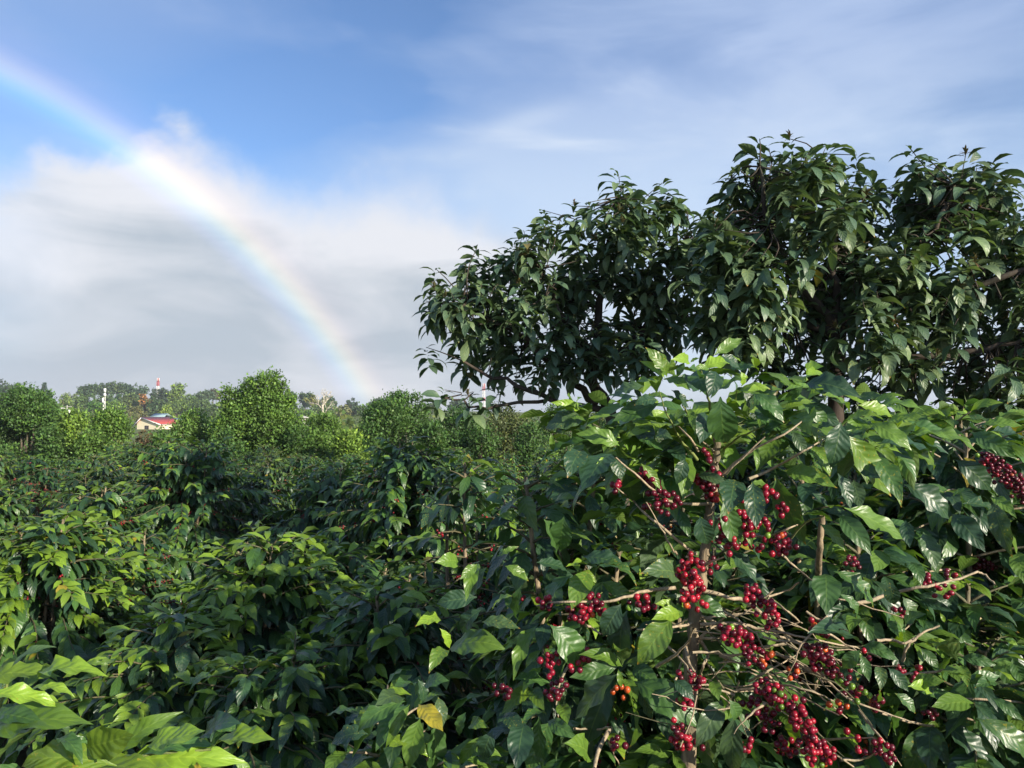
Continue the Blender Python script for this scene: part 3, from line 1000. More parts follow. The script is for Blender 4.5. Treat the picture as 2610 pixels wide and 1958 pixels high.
# cherries: (D x, D y, spread x, spread y, count, distance, kind)
cherry_px = [
    (1395, 1035, 38, 14, 12, 2.03, 'r'), (1425, 1075, 34, 22, 22, 2.03, 'k'), (1530, 1035, 26, 40, 24, 2.10, 'k'), (1340, 1058, 16, 14, 4, 2.03, 'r'), (1522, 985, 14, 6, 3, 2.03, 'r'),
    (1668, 1082, 26, 26, 12, 2.02, 'r'), (1655, 1150, 42, 28, 26, 2.02, 'r'), (1568, 1160, 20, 28, 16, 2.02, 'r'), (1640, 1180, 60, 14, 12, 2.04, 'r'), (1608, 1080, 8, 12, 4, 2.02, 'r'),
    (1492, 1240, 22, 28, 22, 2.00, 'b'), (1498, 1285, 20, 22, 18, 2.00, 'b'), (1545, 1222, 12, 8, 4, 2.06, 'r'), (1635, 1302, 34, 34, 26, 2.00, 'r'), (1605, 1392, 30, 28, 24, 1.98, 'r'),
    (1578, 1358, 16, 14, 6, 2.0, 'r'), (1180, 1285, 8, 22, 6, 2.05, 'k'), (1248, 1325, 30, 20, 16, 2.0, 'r'), (1285, 1295, 16, 22, 11, 2.0, 'r'), (1392, 1295, 24, 16, 11, 2.04, 'k'),
    (1272, 1408, 10, 14, 4, 2.0, 'r'), (1190, 1440, 18, 20, 9, 1.98, 'r'), (1198, 1490, 16, 22, 11, 1.98, 'k'), (1235, 1435, 22, 8, 6, 2.0, 'r'), (1090, 1502, 22, 14, 7, 2.02, 'k'),
    (1740, 1345, 10, 10, 3, 2.02, 'b'), (1762, 1348, 22, 16, 7, 2.0, 'r'), (1662, 1425, 18, 26, 7, 1.98, 'o'), (1752, 1408, 34, 20, 16, 1.98, 'k'), (1800, 1445, 36, 26, 22, 1.97, 'k'),
    (1850, 1495, 26, 20, 8, 1.97, 'g'), (1870, 1510, 24, 12, 9, 1.98, 'k'), (1660, 1490, 30, 22, 18, 1.96, 'r'), (1700, 1515, 34, 26, 26, 1.95, 'r'), (1645, 1540, 26, 32, 18, 1.98, 'k'),
    (1745, 1580, 26, 34, 22, 1.94, 'r'), (1770, 1630, 30, 28, 22, 1.93, 'b'), (1500, 1480, 26, 24, 13, 1.98, 'r'), (1490, 1510, 20, 22, 9, 1.99, 'r'), (1470, 1580, 18, 34, 14, 1.96, 'b'),
    (1490, 1612, 20, 22, 8, 1.96, 'b'), (1690, 1610, 24, 30, 10, 2.0, 'k'), (1915, 1630, 24, 24, 12, 2.0, 'k'), (1838, 1600, 16, 12, 5, 2.0, 'b'), (1325, 1605, 16, 20, 5, 2.0, 'k'),
    (1330, 1488, 10, 12, 4, 2.02, 'o'), (1830, 1535, 22, 10, 5, 2.0, 'o'), (1795, 1645, 14, 6, 3, 1.94, 'o'), (1700, 1440, 10, 22, 4, 1.97, 'o'), (1860, 1415, 6, 6, 2, 2.0, 'g'), (1610, 1600, 10, 20, 4, 2.0, 'r')]
right_cherry = [(2015, 1262, 24, 18, 13, 2.33, 'r'), (2045, 1240, 8, 14, 4, 2.36, 'k'), (1960, 1455, 8, 6, 2, 2.25, 'r'), (1985, 1448, 12, 8, 3, 2.25, 'r'), (1940, 1455, 8, 8, 2, 2.25, 'r'), (2160, 1020, 44, 40, 60, 2.75, 'k'),
                (2110, 1210, 30, 18, 20, 3.0, 'k'), (1850, 1228, 20, 14, 8, 2.5, 'k'), (1935, 1320, 10, 14, 4, 2.3, 'r'), (2020, 1545, 18, 12, 5, 2.3, 'k'), (2205, 1050, 24, 40, 30, 2.75, 'k'), (1835, 1205, 10, 8, 3, 2.4, 'r')]


def clear_of_fruit(lv, n_keep, org, rows):
    """drop filler leaves that hang in front of the fruit clusters"""
    B, D, N, L, Wd, T = lv.arrays()
    c = B + .55 * D / (np.linalg.norm(D, axis=1)[:, None] + 1e-9) * L[:, None] + org
    pr = project(c)
    bad = np.zeros(len(B), bool)
    for x, y, sx, sy, n, d, kd in rows:
        bad |= (np.abs(pr[:, 0] - x * KD) < sx * KD + 34) & (np.abs(pr[:, 1] - y * KD) < sy * KD + 34) & (pr[:, 2] < d + .05)
    bad[:n_keep] = False
    out_ = Leaves()
    for i in np.nonzero(~bad)[0]:
        out_.add(B[i], D[i], N[i], L[i], Wd[i], T[i])
    return out_


ros = random.Random(61)
for k in range(34):
    u_ = ros.random()
    x_ = 1290 + 790 * u_
    lo_ = 790 + 90 * abs(u_ - .45) ** 1.2 * 2
    y_ = ros.uniform(lo_, 965)
    c_ = pd(x_, y_, HD + ros.uniform(-.02, .42))
    ax_ = unit((ros.gauss(0, .4), ros.gauss(-.1, .3), 1))
    a_ = ros.uniform(0, 6.28)
    top_ = y_ < lo_ + 60
    for i in range(6):
        a_ += 3.14 if i % 2 else 1.57 + ros.uniform(-.3, .3)
        lev = i // 2
        d_ = unit(np.array((math.cos(a_), math.sin(a_), 0)) + UP * (ros.uniform(-1.3, -.35) if lev == 0 else ros.uniform(-.8, 0) if lev == 1 else ros.uniform(-.1, .6)))
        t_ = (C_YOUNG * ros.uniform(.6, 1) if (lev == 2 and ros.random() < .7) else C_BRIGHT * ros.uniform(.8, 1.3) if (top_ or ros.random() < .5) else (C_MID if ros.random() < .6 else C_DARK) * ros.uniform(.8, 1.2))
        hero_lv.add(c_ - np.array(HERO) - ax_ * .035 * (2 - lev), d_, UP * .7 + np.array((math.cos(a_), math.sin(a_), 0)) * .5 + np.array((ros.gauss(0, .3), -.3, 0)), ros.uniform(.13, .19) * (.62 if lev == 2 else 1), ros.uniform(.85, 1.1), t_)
hero_lv = clear_of_fruit(hero_lv, n_sig[0], np.array(HERO), cherry_px)
right_lv = clear_of_fruit(right_lv, n_sig[1], np.array(RIGHT), right_cherry)
place_leaves(hero, np.array(HERO), hero_lv, ME_HERO, T_NEAR, M_COFFEE_M, 300, hr, n_sig[0])
place_leaves(rightp, np.array(RIGHT), right_lv, ME_HERO, T_NEAR, M_COFFEE_M, 300, hr, n_sig[1])
place_leaves(lowp, np.array(LOWP), low_lv, ME_HERO, T_NEAR, M_COFFEE_M, 220, hr, n_sig[2])


def part_tube(root, org, name, pts, r0, r1, mat, sides=7, n=None, wob=0.0, rng=hr):
    P = smooth_path(pts, n or max(4, 3 * len(pts)))
    if wob:
        P[1:-1] += np.array([[rng.gauss(0, wob) for _ in range(3)] for _ in range(len(P) - 2)])
    rad = np.linspace(r0, r1, len(P)) * np.array([1 + rng.uniform(-.12, .12) for _ in range(len(P))])
    V, Q, U = tube(P - org, rad, sides)
    return link(name, make_mesh(name, V, Q, mat, U), root)


HO = np.array(HERO)
stem_px = [ZA(1295, 690), ZA(1310, 900), ZA(1283, 1100), ZA(1268, 1300), Z2(1470, 60), Z2(1450, 250), Z2(1400, 520), Z2(1382, 750), Z2(1362, 950)]
stem_pts = [px(*q, HD) for q in stem_px]
foot = np.array((stem_pts[-1][0] - 0.03, stem_pts[-1][1] + 0.03, 0.0))
stem_pts += [stem_pts[-1] * 0.6 + foot * 0.4, foot]
part_tube(hero, HO, 'stem', stem_pts, 0.009, 0.022, M_STEM, 10, 44, 0.0016)
s2 = [px(*Z4(560, 1250), HD + .12), px(*Z4(545, 1430), HD + .12), px(*Z3(530, 40), HD + .14), px(*Z3(522, 210), HD + .30), px(*Z3(515, 330), HD + .62)]
part_tube(hero, HO, 'stem', s2 + [np.array((s2[-1][0] - .05, s2[-1][1], 0.3)), np.array((s2[-1][0] - .08, s2[-1][1], 0.0))], 0.0085, 0.012, M_STEM, 8, 24, 0.001)

A, B2, C3 = ZA, Z2, Z3
branch_px = [
    ([A(1340, 1090), A(1470, 970), A(1620, 870), A(1870, 740), A(2050, 600)], .0055, .003, 0),
    ([A(1560, 1110), A(1750, 1030), A(2010, 880), A(2140, 800)], .005, .003, 0), ([A(1370, 870), A(1500, 780), A(1690, 690)], .004, .0025, 1),
    ([A(1160, 960), A(1030, 800), A(940, 650), A(860, 420)], .0045, .0025, 1), ([A(1165, 890), A(1080, 760), A(940, 655)], .004, .003, 0),
    ([A(1150, 720), A(1080, 590), A(1040, 530)], .0035, .0025, 1), ([A(1290, 900), A(1240, 850), A(1200, 820)], .004, .003, 0),
    ([A(1270, 1300), A(960, 1290), A(700, 1090), A(520, 940)], .005, .003, 0), ([A(1150, 1700), A(1000, 1590), A(800, 1420), A(640, 1270), A(530, 1180)], .0055, .003, 0),
    ([A(1000, 1700), A(950, 1640), A(860, 1470), A(760, 1290)], .004, .0025, 0), ([A(1870, 1600), A(2010, 1450), A(2151, 1400)], .0035, .003, 1),
    ([A(1260, 1480), A(1660, 1560), A(1880, 1490), A(2010, 1450)], .005, .003, 0), ([A(1290, 700), A(1250, 520), A(1230, 400), A(1190, 260)], .005, .003, 1),
    ([A(1300, 760), A(1430, 560), A(1470, 420)], .004, .0025, 1), ([A(1310, 980), A(1340, 1080), A(1400, 1050), A(1690, 780)], .0045, .003, 0),
    ([B2(1450, 310), B2(1600, 350), B2(1760, 390), B2(1900, 480), B2(2081, 640), C3(430, 770), C3(550, 950), C3(750, 1130), C3(1000, 1230), C3(1250, 1320)], .0075, .003, 0),
    ([B2(1430, 500), B2(1560, 560), B2(1700, 650), B2(1760, 720), C3(60, 830), C3(150, 960), C3(220, 1050), C3(400, 1300), C3(560, 1480), C3(790, 1650)], .0065, .004, 0),
    ([B2(1440, 570), B2(1700, 560), B2(1900, 600), C3(200, 620), C3(480, 680), C3(860, 760), C3(1000, 830)], .0055, .003, 0), ([B2(1440, 680), B2(1570, 670), B2(1700, 685)], .005, .004, 0),
    ([B2(1400, 640), B2(1500, 790), B2(1460, 880), B2(1440, 1000)], .006, .004, 0), ([B2(1500, 785), B2(1690, 800), B2(1860, 800), B2(2050, 870)], .0045, .003, 0),
    ([B2(1440, 670), B2(1600, 540), B2(1740, 440)], .0045, .003, 0), ([B2(1460, 160), B2(1500, 110), B2(1620, 60)], .005, .003, 0),
    ([B2(1110, 890), B2(1230, 820), B2(1350, 700)], .005, .005, 0), ([B2(1420, 300), B2(1180, 300), B2(1000, 330), B2(800, 390), B2(640, 400), B2(370, 400), B2(200, 430)], .0065, .0035, 0),
    ([B2(1380, 560), B2(1230, 590), B2(960, 610)], .005, .004, 0), ([B2(560, 560), B2(620, 600), B2(695, 645)], .0045, .004, 0), ([B2(480, 830), B2(380, 1000), B2(350, 1180)], .005, .003, 0),
    ([B2(760, 1360), B2(680, 1500), B2(640, 1660)], .0075, .0085, 0), ([B2(740, 1450), B2(830, 1640)], .0035, .003, 0), ([B2(490, 1360), B2(640, 1370), B2(760, 1350)], .0045, .004, 0),
    ([B2(1680, 1080), B2(1900, 1045), C3(0, 1050), C3(250, 1030), C3(500, 1090), C3(640, 1150)], .005, .003, 0), ([B2(1380, 900), B2(1420, 1000), B2(1400, 1200), B2(1290, 1500)], .004, .003, 0),
    ([C3(170, 380), C3(300, 480), C3(400, 560)], .0045, .0035, 0), ([C3(370, 860), C3(560, 980), C3(740, 1130)], .004, .003, 0), ([C3(0, 1000), C3(130, 930), C3(360, 800)], .0045, .003, 0),
    ([C3(270, 1000), C3(430, 930), C3(560, 880)], .003, .0025, 0), ([C3(400, 1000), C3(560, 1130), C3(740, 1280)], .0035, .003, 0), ([C3(830, 1220), C3(930, 1350), C3(1050, 1500), C3(1150, 1640)], .0045, .003, 0),
    ([C3(560, 1440), C3(800, 1430), C3(960, 1440)], .0035, .003, 0), ([C3(690, 1600), C3(870, 1590), C3(960, 1540)], .0045, .003, 0), ([C3(140, 360), C3(270, 320), C3(380, 250)], .004, .003, 0),
    ([C3(240, 40), C3(370, 150), C3(480, 240)], .004, .003, 0), ([B2(1250, 1000), B2(1330, 780), B2(1390, 600)], .004, .005, 0), ([B2(1180, 720), B2(1290, 830), B2(1380, 950)], .004, .0045, 0),
    ([B2(1330, 730), B2(1350, 850), B2(1390, 930)], .006, .006, 0), ([C3(200, 780), C3(420, 900), C3(560, 1010)], .0035, .003, 0), ([C3(300, 1050), C3(500, 1170), C3(680, 1260)], .003, .002, 0)]
for pts, r0, r1, green in branch_px:
    q = [px(*u, HD - 0.02 - 0.16 * (i / max(1, len(pts) - 1)) * (1 if hr.random() < 0.75 else -0.6) + hr.uniform(-.015, .015)) for i, u in enumerate(pts)]
    part_tube(hero, HO, 'branch', q, r0 * .92, r1 * .55, M_GREEN_TWIG if green else M_TWIG, 6, None, 0.0012)
tw_r = random.Random(88)
for k in range(46):
    x0, y0 = tw_r.uniform(1480, 1800), tw_r.uniform(1270, 1520)
    L_ = tw_r.uniform(90, 260)
    a_ = R(tw_r.uniform(-5, 62)) if tw_r.random() < .72 else R(tw_r.uniform(120, 200))
    d_ = HD + tw_r.uniform(-.16, .14)
    c_ = tw_r.uniform(-.35, .35)
    pts = [(x0, y0), (x0 + L_ * .5 * math.cos(a_ - c_), y0 + L_ * .5 * math.sin(a_ - c_)), (x0 + L_ * math.cos(a_), y0 + L_ * math.sin(a_))]
    part_tube(hero, HO, 'branch', [pd(u[0], u[1], d_ + .05 * i * tw_r.uniform(-1, .6)) for i, u in enumerate(pts)], tw_r.uniform(.0024, .0042), .0009, M_TWIG if tw_r.random() < .7 else M_TWIG_DARK, 5, None, 0.002, tw_r)
for pts, r0, r1 in (([C3(800, 420), C3(910, 390), C3(1060, 340), C3(1300, 290), C3(1500, 250), C3(1730, 170)], .0065, .0035), ([C3(960, 690), C3(1080, 690), C3(1180, 710), C3(1300, 640), C3(1440, 580)], .005, .003),
                    ([C3(1480, 1120), C3(1560, 1130), C3(1840, 1140), C3(2090, 1165)], .0045, .003), ([C3(1160, 850), C3(1200, 730), C3(1300, 640)], .005, .004), ([C3(1150, 950), C3(1400, 930), C3(1560, 880)], .004, .003),
                    ([C3(1000, 1240), C3(1250, 1320), C3(1400, 1340)], .004, .004), ([C3(1730, 170), C3(1790, 200), C3(1860, 270)], .0035, .003), ([C3(1540, 1230), C3(1700, 1300), C3(1900, 1330)], .0035, .003)):
    q = [px(*u, 2.35 + 0.05 * hr.uniform(-1, 1)) for u in pts]
    part_tube(rightp, np.array(RIGHT), 'branch', q, r0, r1, M_TWIG, 6, None, 0.0012)
for k, (pa, root, org) in enumerate(((rpaths, rightp, RIGHT), (lpaths, lowp, LOWP))):
    tw = Mass()
    for pts, rad, is_stem in pa:
        V, Q, U = tube(pts, rad, 6 if is_stem else 4)
        if is_stem:
            link('stem', make_mesh('stem', V, Q, M_STEM, U), root)
        elif project([np.array(pts[-1]) + np.array(org)])[0][0] > (1990 if k == 0 else 0):
            tw.add(V, Q, U)
    link('twig_frame', tw.mesh('twig_frame', M_TWIG), root)['kind'] = 'stuff'

CT = dict(r=(0.23, 0.010, 0.028), k=(0.105, 0.006, 0.018), b=(0.34, 0.014, 0.030), o=(0.48, 0.085, 0.02), g=(0.14, 0.26, 0.03))


def add_cherries(root, org, rows, limit, rng):
    allp = []
    for x, y, sx, sy, n, d, kd in rows:
        c0 = pd(x, y, d)
        kx = KD / F * d
        got, tries = [], 0
        n = round(n * 1.3)
        nodes_ = []
        while len(nodes_) < max(1, round(n / 4)):
            f_ = rng.uniform(-1, 1)
            if x > 1560:
                nodes_.append(c0 + np.array((f_ * sx * kx, rng.gauss(0, .010), (-.75 * f_ + rng.uniform(-.4, .4)) * sy * kx)))
            else:
                nodes_.append(c0 + np.array((f_ * .85 * sx * kx, rng.gauss(0, .010), rng.uniform(-.85, .85) * sy * kx)))
        while len(got) < n and tries < n * 80:
            tries += 1
            p = nodes_[rng.randrange(len(nodes_))] + unit([rng.gauss(0, 1) for _ in range(3)]) * rng.uniform(.010, .021 + .00012 * tries)
            if all(np.sum((p - q) ** 2) > 0.0138 ** 2 for q in got):
                got.append(p)
                k2 = kd
                if rng.random() < 0.35:
                    k2 = rng.choice('rkkb')
                if rng.random() < 0.025:
                    k2 = rng.choice('og')
                allp.append((p, np.array(CT[k2]) * rng.uniform(.6, 1.25), rng.uniform(.0142, .0178)))
    rng.shuffle(allp)
    allp.sort(key=lambda e: e[0][1] * 0.3)
    for p, t, s in allp[:limit]:
        o = link('cherry', ME_CHERRY, root, p - org)
        o.rotation_euler = (rng.uniform(0.2, 1.9), rng.uniform(-.6, .6), rng.uniform(0, 6.28))
        o.scale = (s * rng.uniform(.9, 1.05), s * rng.uniform(.9, 1.05), s)
        o.color = (*[float(v) for v in t], 1)
    if len(allp) > limit:
        cm = Mass()
        rs = allp[limit:]
        cm.add_many(IVm, IQ, np.zeros((len(IVm), 2)), np.array([np.eye(3) * e[2] for e in rs]), np.array([e[0] - org for e in rs]), np.array([e[1] for e in rs]))
        link('cherry_clusters', cm.mesh('cherry_clusters', M_CHERRY_M), root)['kind'] = 'stuff'
    # short stalks tying the fruit to the wood
    st = Mass()
    for p, t, s in allp:
        V, Q, U = tube([p - org, p - org + np.array((rng.gauss(0, .006), 0.02, 0.004))], [.0011, .0014], 4)
        st.add(V, Q, U)
    link('cherry_stalks', st.mesh('cherry_stalks', M_GREEN_TWIG), root)['kind'] = 'stuff'


add_cherries(hero, HO, cherry_px, 300, hr)
add_cherries(rightp, np.array(RIGHT), right_cherry, 150, hr)

# ------------------------------------------------------------------ the bright shoots at the lower left corner
fr_ = random.Random(21)
FX = px(160, 2100, 1.2)
FORE = (FX[0], FX[1], 0.0)
fore = empty('coffee_plant', FORE, 'bright yellow-green coffee shoots with orange leaf tips, nearest the camera at lower left', 'coffee plant', 'coffee plants close to the camera')
fl = Leaves()
rows6 = [(-160, 470, 440, 400, 'b', .9), (300, 430, 828, 398, 'y', .75), (80, 340, 432, 172, 'p', .8), (250, 500, 578, 560, 'y', .9), (-120, 560, 452, 640, 'y', .8), (-100, 840, 690, 785, 'b', .9),
         (470, 735, -20, 1140, 'b', 1.0), (380, 850, 300, 1080, 'b', .8), (560, 860, 700, 1000, 'm', 1.0), (690, 960, 1050, 870, 'b', 1.3), (900, 1060, 1435, 705, 'b', .8), (1180, 960, 1620, 840, 'y', 1.15),
         (1690, 985, 2175, 910, 'y', .85), (1150, 1030, 1700, 960, 'm', .8), (1000, 1090, 1920, 1090, 'y', .75), (940, 1115, 230, 1120, 'b', .9), (470, 900, 650, 1090, 'm', 1.0), (1850, 1040, 2010, 1180, 'b', 1.0),
         (860, 1060, 960, 900, 'y', .7), (1580, 1080, 1640, 1200, 'o', .7), (-60, 700, 320, 760, 'm', 1.0), (40, 420, -200, 330, 'b', 1.0), (450, 760, 560, 880, 'p', 1.0), (1700, 820, 1950, 790, 'm', 1.2),
         (600, 1180, 1300, 1200, 'b', .8), (1300, 1180, 2000, 1260, 'b', .8), (200, 1150, -200, 1300, 'm', 1.0), (1640, 900, 1920, 780, 'd', 1.1), (700, 330, 520, 400, 'b', .7), (690, 290, 870, 300, 'b', .7)]
for row in rows6:
    far_ = row[1] < 420 and row[0] > 600
    if row[4] == 'b':
        row = row[:4] + ('Y' if fr_.random() < .4 else 'B',) + row[5:]
    row = row[:5] + (row[5] * .72,)
    leaf_from_pixels(fl, Z6, row, np.array(FORE), 1.5 if far_ else 1.16, 0.05, fr_, 0.06)
nfl = len(fl.B)
fill, fpaths2, _ = gen_coffee(random.Random(31), 1.70, 0.36, stems=1, cherry=0, low=0.5, leaf=0.15, young=0.5)
for b, d, n, l, wd, t in zip(*fill.arrays()):
    if b[2] < 1.66:
        fl.add(b, d, n, l, wd, t)
place_leaves(fore, np.array(FORE), fl, ME_HERO, T_NEAR, M_COFFEE_M, nfl + 60, fr_, nfl)
tw = Mass()
for pts, rad, is_stem in fpaths2:
    V, Q, U = tube(pts, rad, 6 if is_stem else 4)
    if is_stem:
        link('stem', make_mesh('stem', V, Q, M_STEM, U), fore)
    else:
        tw.add(V, Q, U)
link('twig_frame', tw.mesh('twig_frame', M_TWIG), fore)['kind'] = 'stuff'
for pts in ([Z6(-60, 1250), Z6(0, 700), Z6(60, 420)], [Z6(800, 1300), Z6(930, 1100), Z6(1150, 1030), Z6(1700, 980)]):
    part_tube(fore, np.array(FORE), 'branch', [px(*q, 1.19) for q in pts], .004, .002, M_GREEN_TWIG, 6, None, 0.001)

# ------------------------------------------------------------------ near coffee hedge, plant by plant
near = [
    # D x, D top y, distance, radius, options, label
    (560, 1135, 4.9, 1.10, dict(leaf=.172, stems=7, cherry=.0, young=1.0, flush=.5), 'bushy coffee plant whose lit yellow-green crown tops the near hedge'),
    (850, 1225, 3.9, .80, dict(leaf=.165, stems=5, cherry=.02, young=.55, flush=.7), 'coffee plant of the near hedge just left of the low pale-leaved plant'),
    (350, 1285, 4.1, .80, dict(leaf=.165, stems=5, cherry=.0, young=.7, flush=.6), 'coffee plant at the lower left end of the near hedge, behind the corner shoots'),
    (600, 1350, 3.5, .75, dict(leaf=.16, stems=5, cherry=.0, young=.4), 'dark coffee plant low in the front of the near hedge'),
    (90, 1080, 5.6, .95, dict(leaf=.172, stems=6, cherry=.02, young=.95, flush=.52), 'round leafy coffee plant at the left edge, above the corner shoots'),
    (310, 1115, 6.4, .55, dict(stems=2, cherry=.65, young=.5, bare=.25), 'small coffee plant with red cherries between the left-edge plant and the hedge crown'),
    (790, 1145, 5.6, .70, dict(stems=3, cherry=.05, young=.5), 'coffee plant with bright tips just behind the hedge crown'),
    (920, 1190, 4.9, .55, dict(stems=2, cherry=.05, young=.3), 'dark coffee plant between the hedge and the leafless-stemmed plant'),
    (1225, 900, 3.05, .40, dict(stems=3, cherry=.14, young=.45), 'tall coffee plant just left of the cherry-laden plant, under the avocado branches'),
    (1195, 1110, 3.6, .42, dict(stems=3, cherry=.10, young=.4), 'coffee plant with mixed leaves right of the leafless-stemmed plant'),
    (215, 1020, 7.4, .75, dict(stems=3, cherry=.5, young=.7, bare=.15), 'coffee plant with red clusters behind the left-edge plant'),
    (860, 925, 6.9, 1.0, dict(stems=5, cherry=.16, young=.1), 'tall dark shaded coffee plant left of the avocado trunk'),
    (410, 930, 9.0, 1.15, dict(stems=5, cherry=.12, young=.5), 'tallest coffee plant of the mid field, in front of the cream house'),
    (690, 985, 8.4, 1.0, dict(stems=5, cherry=.25, young=.15), 'dark spreading coffee plant between the two tallest mid-field plants'),
    (1030, 1000, 6.2, .62, dict(stems=2, cherry=.18, young=.45), 'yellowing coffee plant in the gap below the hanging avocado branch'),
    (1440, 985, 3.3, .50, dict(stems=3, cherry=.10, young=.2), 'dark coffee plant right behind the top of the cherry-laden plant, left of its stem'),
    (1660, 990, 3.4, .70, dict(stems=3, cherry=.08, young=.15), 'dark coffee plant behind the cherry-laden plant, right of its stem'),
    (1560, 1170, 2.75, .55, dict(stems=3, cherry=.15, young=.1), 'deeply shaded coffee plant low behind the cherry clusters'),
    (1850, 1120, 2.9, .62, dict(stems=3, cherry=.12, young=.1), 'shaded coffee plant behind the thin second stem'),
    (1900, 905, 3.9, .75, dict(stems=3, cherry=.05, young=.2), 'tall dark coffee plant under the right avocado tree'),
    (2120, 880, 3.8, .80, dict(stems=3, cherry=.08, young=.2), 'tall dark coffee plant at the right edge under the avocado leaves'),
    (2040, 1250, 2.7, .62, dict(stems=3, cherry=.12, young=.15), 'low shaded coffee plant in the lower right, behind the long right branch'),
    (1275, 1010, 2.75, .40, dict(stems=3, cherry=.2, young=.25), 'shaded coffee plant squeezed behind the left arm of the cherry-laden plant'),
]
for i, (x, yt, d, rad, opt, lab) in enumerate(near):
    loc, H = bush_at(x, yt, d)
    build_coffee(lab, loc, H, rad, random.Random(100 + i), 300 if d < 7.5 else 160, 'coffee plants of the near rows', **opt)

for bx_, by_, rad_, lab in ((1.45, -.35, .58, 'tall unseen coffee plant added behind the camera to shade the near hedge'), (1.88, .0, .42, 'slim unseen coffee plant added behind the camera on the right to shade the hedge front')):  # added plants out of view, tall enough to shade the near hedge
    build_coffee(lab, (bx_, by_, 0), 2.6, rad_, random.Random(int(bx_ * 100)), 0, 'unseen coffee plants added behind the camera for shade', stems=4, cherry=.0, leaf=.17)

# plant stripped of its lower leaves
loc, H = bush_at(1000, 985, 4.6)
build_coffee('coffee plant with a leafless pale stem and bare lower twigs', loc, H, .62, random.Random(77), 120, 'coffee plants of the near rows', stems=2, bare=.55, cherry=.12, dens=.85, low=.3, topleaf=.2)

# ------------------------------------------------------------------ coffee rows further off: shared prototypes
def coffee_proto(seed, H, Rad, opt, light):
    rng = random.Random(seed)
    lv, paths, fruit = gen_coffee(rng, H, Rad, **opt)
    B, D, N, L, Wd, T = lv.arrays()
    M = frames(D, N, L, Wd)
    ms = Mass()
    which = np.array([rng.randrange(len(T_MID)) for _ in B])
    for k, (tV, tQ, tU) in enumerate(T_MID):
        s = which == k
        ms.add_many(tV, tQ, tU, M[s], B[s], np.clip(T[s] * light, 0, 1))
    tw = Mass()
    for pts, rad, is_stem in paths:
        pts, rad = pts[::2] + [pts[-1]], rad[::2] + [rad[-1]]
        V, Q, U = tube(np.array(pts) + np.linspace(0, 1e-4, len(pts))[:, None], rad, 4)
        tw.add(V, Q, U)
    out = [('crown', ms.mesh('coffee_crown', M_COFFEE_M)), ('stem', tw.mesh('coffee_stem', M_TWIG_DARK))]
    if fruit:
        cm = Mass()
        n = len(fruit)
        cm.add_many(IV1, IQ1, np.zeros((len(IV1), 2)), np.tile(np.eye(3) * 0.018, (n, 1, 1)), np.array(fruit), np.array([cherry_tint(rng) for _ in range(n)]))
        out.append(('cherry_clusters', cm.mesh('coffee_fruit', M_CHERRY_M)))
    return out


protos = [coffee_proto(201, 1.8, .78, dict(stems=3, cherry=.10, young=.18), 1.0), coffee_proto(202, 1.75, .75, dict(stems=2, cherry=.55, young=.18, bare=.18), 0.95),
          coffee_proto(203, 1.9, .85, dict(stems=3, cherry=.16, young=.18), 0.85), coffee_proto(204, 1.65, .7, dict(stems=2, cherry=.6, young=.5, bare=.28), 1.1),
          coffee_proto(205, 1.85, .8, dict(stems=3, cherry=.05, young=.5), 1.0)]
fr2 = random.Random(44)
taken = []
for x, yt, d, rad, opt, lab in near:
    l, H = bush_at(x, yt, d)
    taken.append((l[0], l[1]))
count = 0
spots = []
row_y = 4.6
while row_y < 25:
    xx = -0.72 * row_y - 1.2
    while xx < (0.74 * row_y + 0.6 if row_y < 10 else 0.22 * row_y):
        x = xx + fr2.uniform(-.25, .25)
        y = row_y + fr2.uniform(-.25, .25) - 0.06 * xx
        xx += 1.3
        if any((x - a) ** 2 + (y - b) ** 2 < 0.95 ** 2 for a, b in taken):
            continue
        if y < 7.6 and x < 0.3:
            continue
        spots.append((x, y))
    row_y += 1.75
# keep the plants whose tops show over the ones in front of them
cover = np.full(262, 3000.0)


def shows(x, y, h, r, add=True, need=7):
    q = project([(x, y, ground_h(x, y) + h)])[0]
    hw = r * F / q[2]
    a, b = int(max(0, (q[0] - hw) // 10)), int(min(261, (q[0] + hw) // 10))
    if b <= a:
        return False
    seg = np.arange(a, b + 1)
    dome = q[1] + (np.abs(seg * 10 + 5 - q[0]) / hw) ** 2 * 0.35 * h * F / q[2]
    vis = (cover[seg] - dome > need).mean() > 0.12
    if vis and add:
        cover[seg] = np.minimum(cover[seg], dome + 8)
    return vis


for x, yt, d, rad, opt, lab in near:
    l, H = bush_at(x, yt, d)
    shows(l[0], l[1], H - .1, rad * .75)
for l, H, rad in ((HERO, 2.2, .6), (RIGHT, 2.1, .7)):
    shows(l[0], l[1], H, rad)
LAND = [(70, 'the left-edge tree'), (160, 'the yellow-green bush'), (235, 'the tree left of the house'), (310, 'the cream house'), (420, 'the tree right of the house'), (500, 'the low tree by the tallest'), (575, 'the tallest orchard tree'),
        (650, 'the grey roof'), (715, 'the bare white tree'), (790, 'the rainbow foot'), (870, 'the broad dark tree'), (950, 'the dark round tree'), (1040, 'the hanging avocado branch'), (1160, 'the olive-brown tree'), (1300, 'the left avocado tree'), (1700, 'the gap between avocados'), (2050, 'the right avocado tree')]
ORD = ['rearmost', 'second', 'third', 'fourth', 'fifth', 'sixth', 'seventh', 'eighth', 'ninth', 'tenth', 'eleventh', 'twelfth', 'thirteenth', 'fourteenth', 'fifteenth']
KINDW = ['leafy', 'red-berried', 'dense dark', 'sparse red-berried', 'bright-tipped']
cols = {}
spots.sort(key=lambda q: q[1])
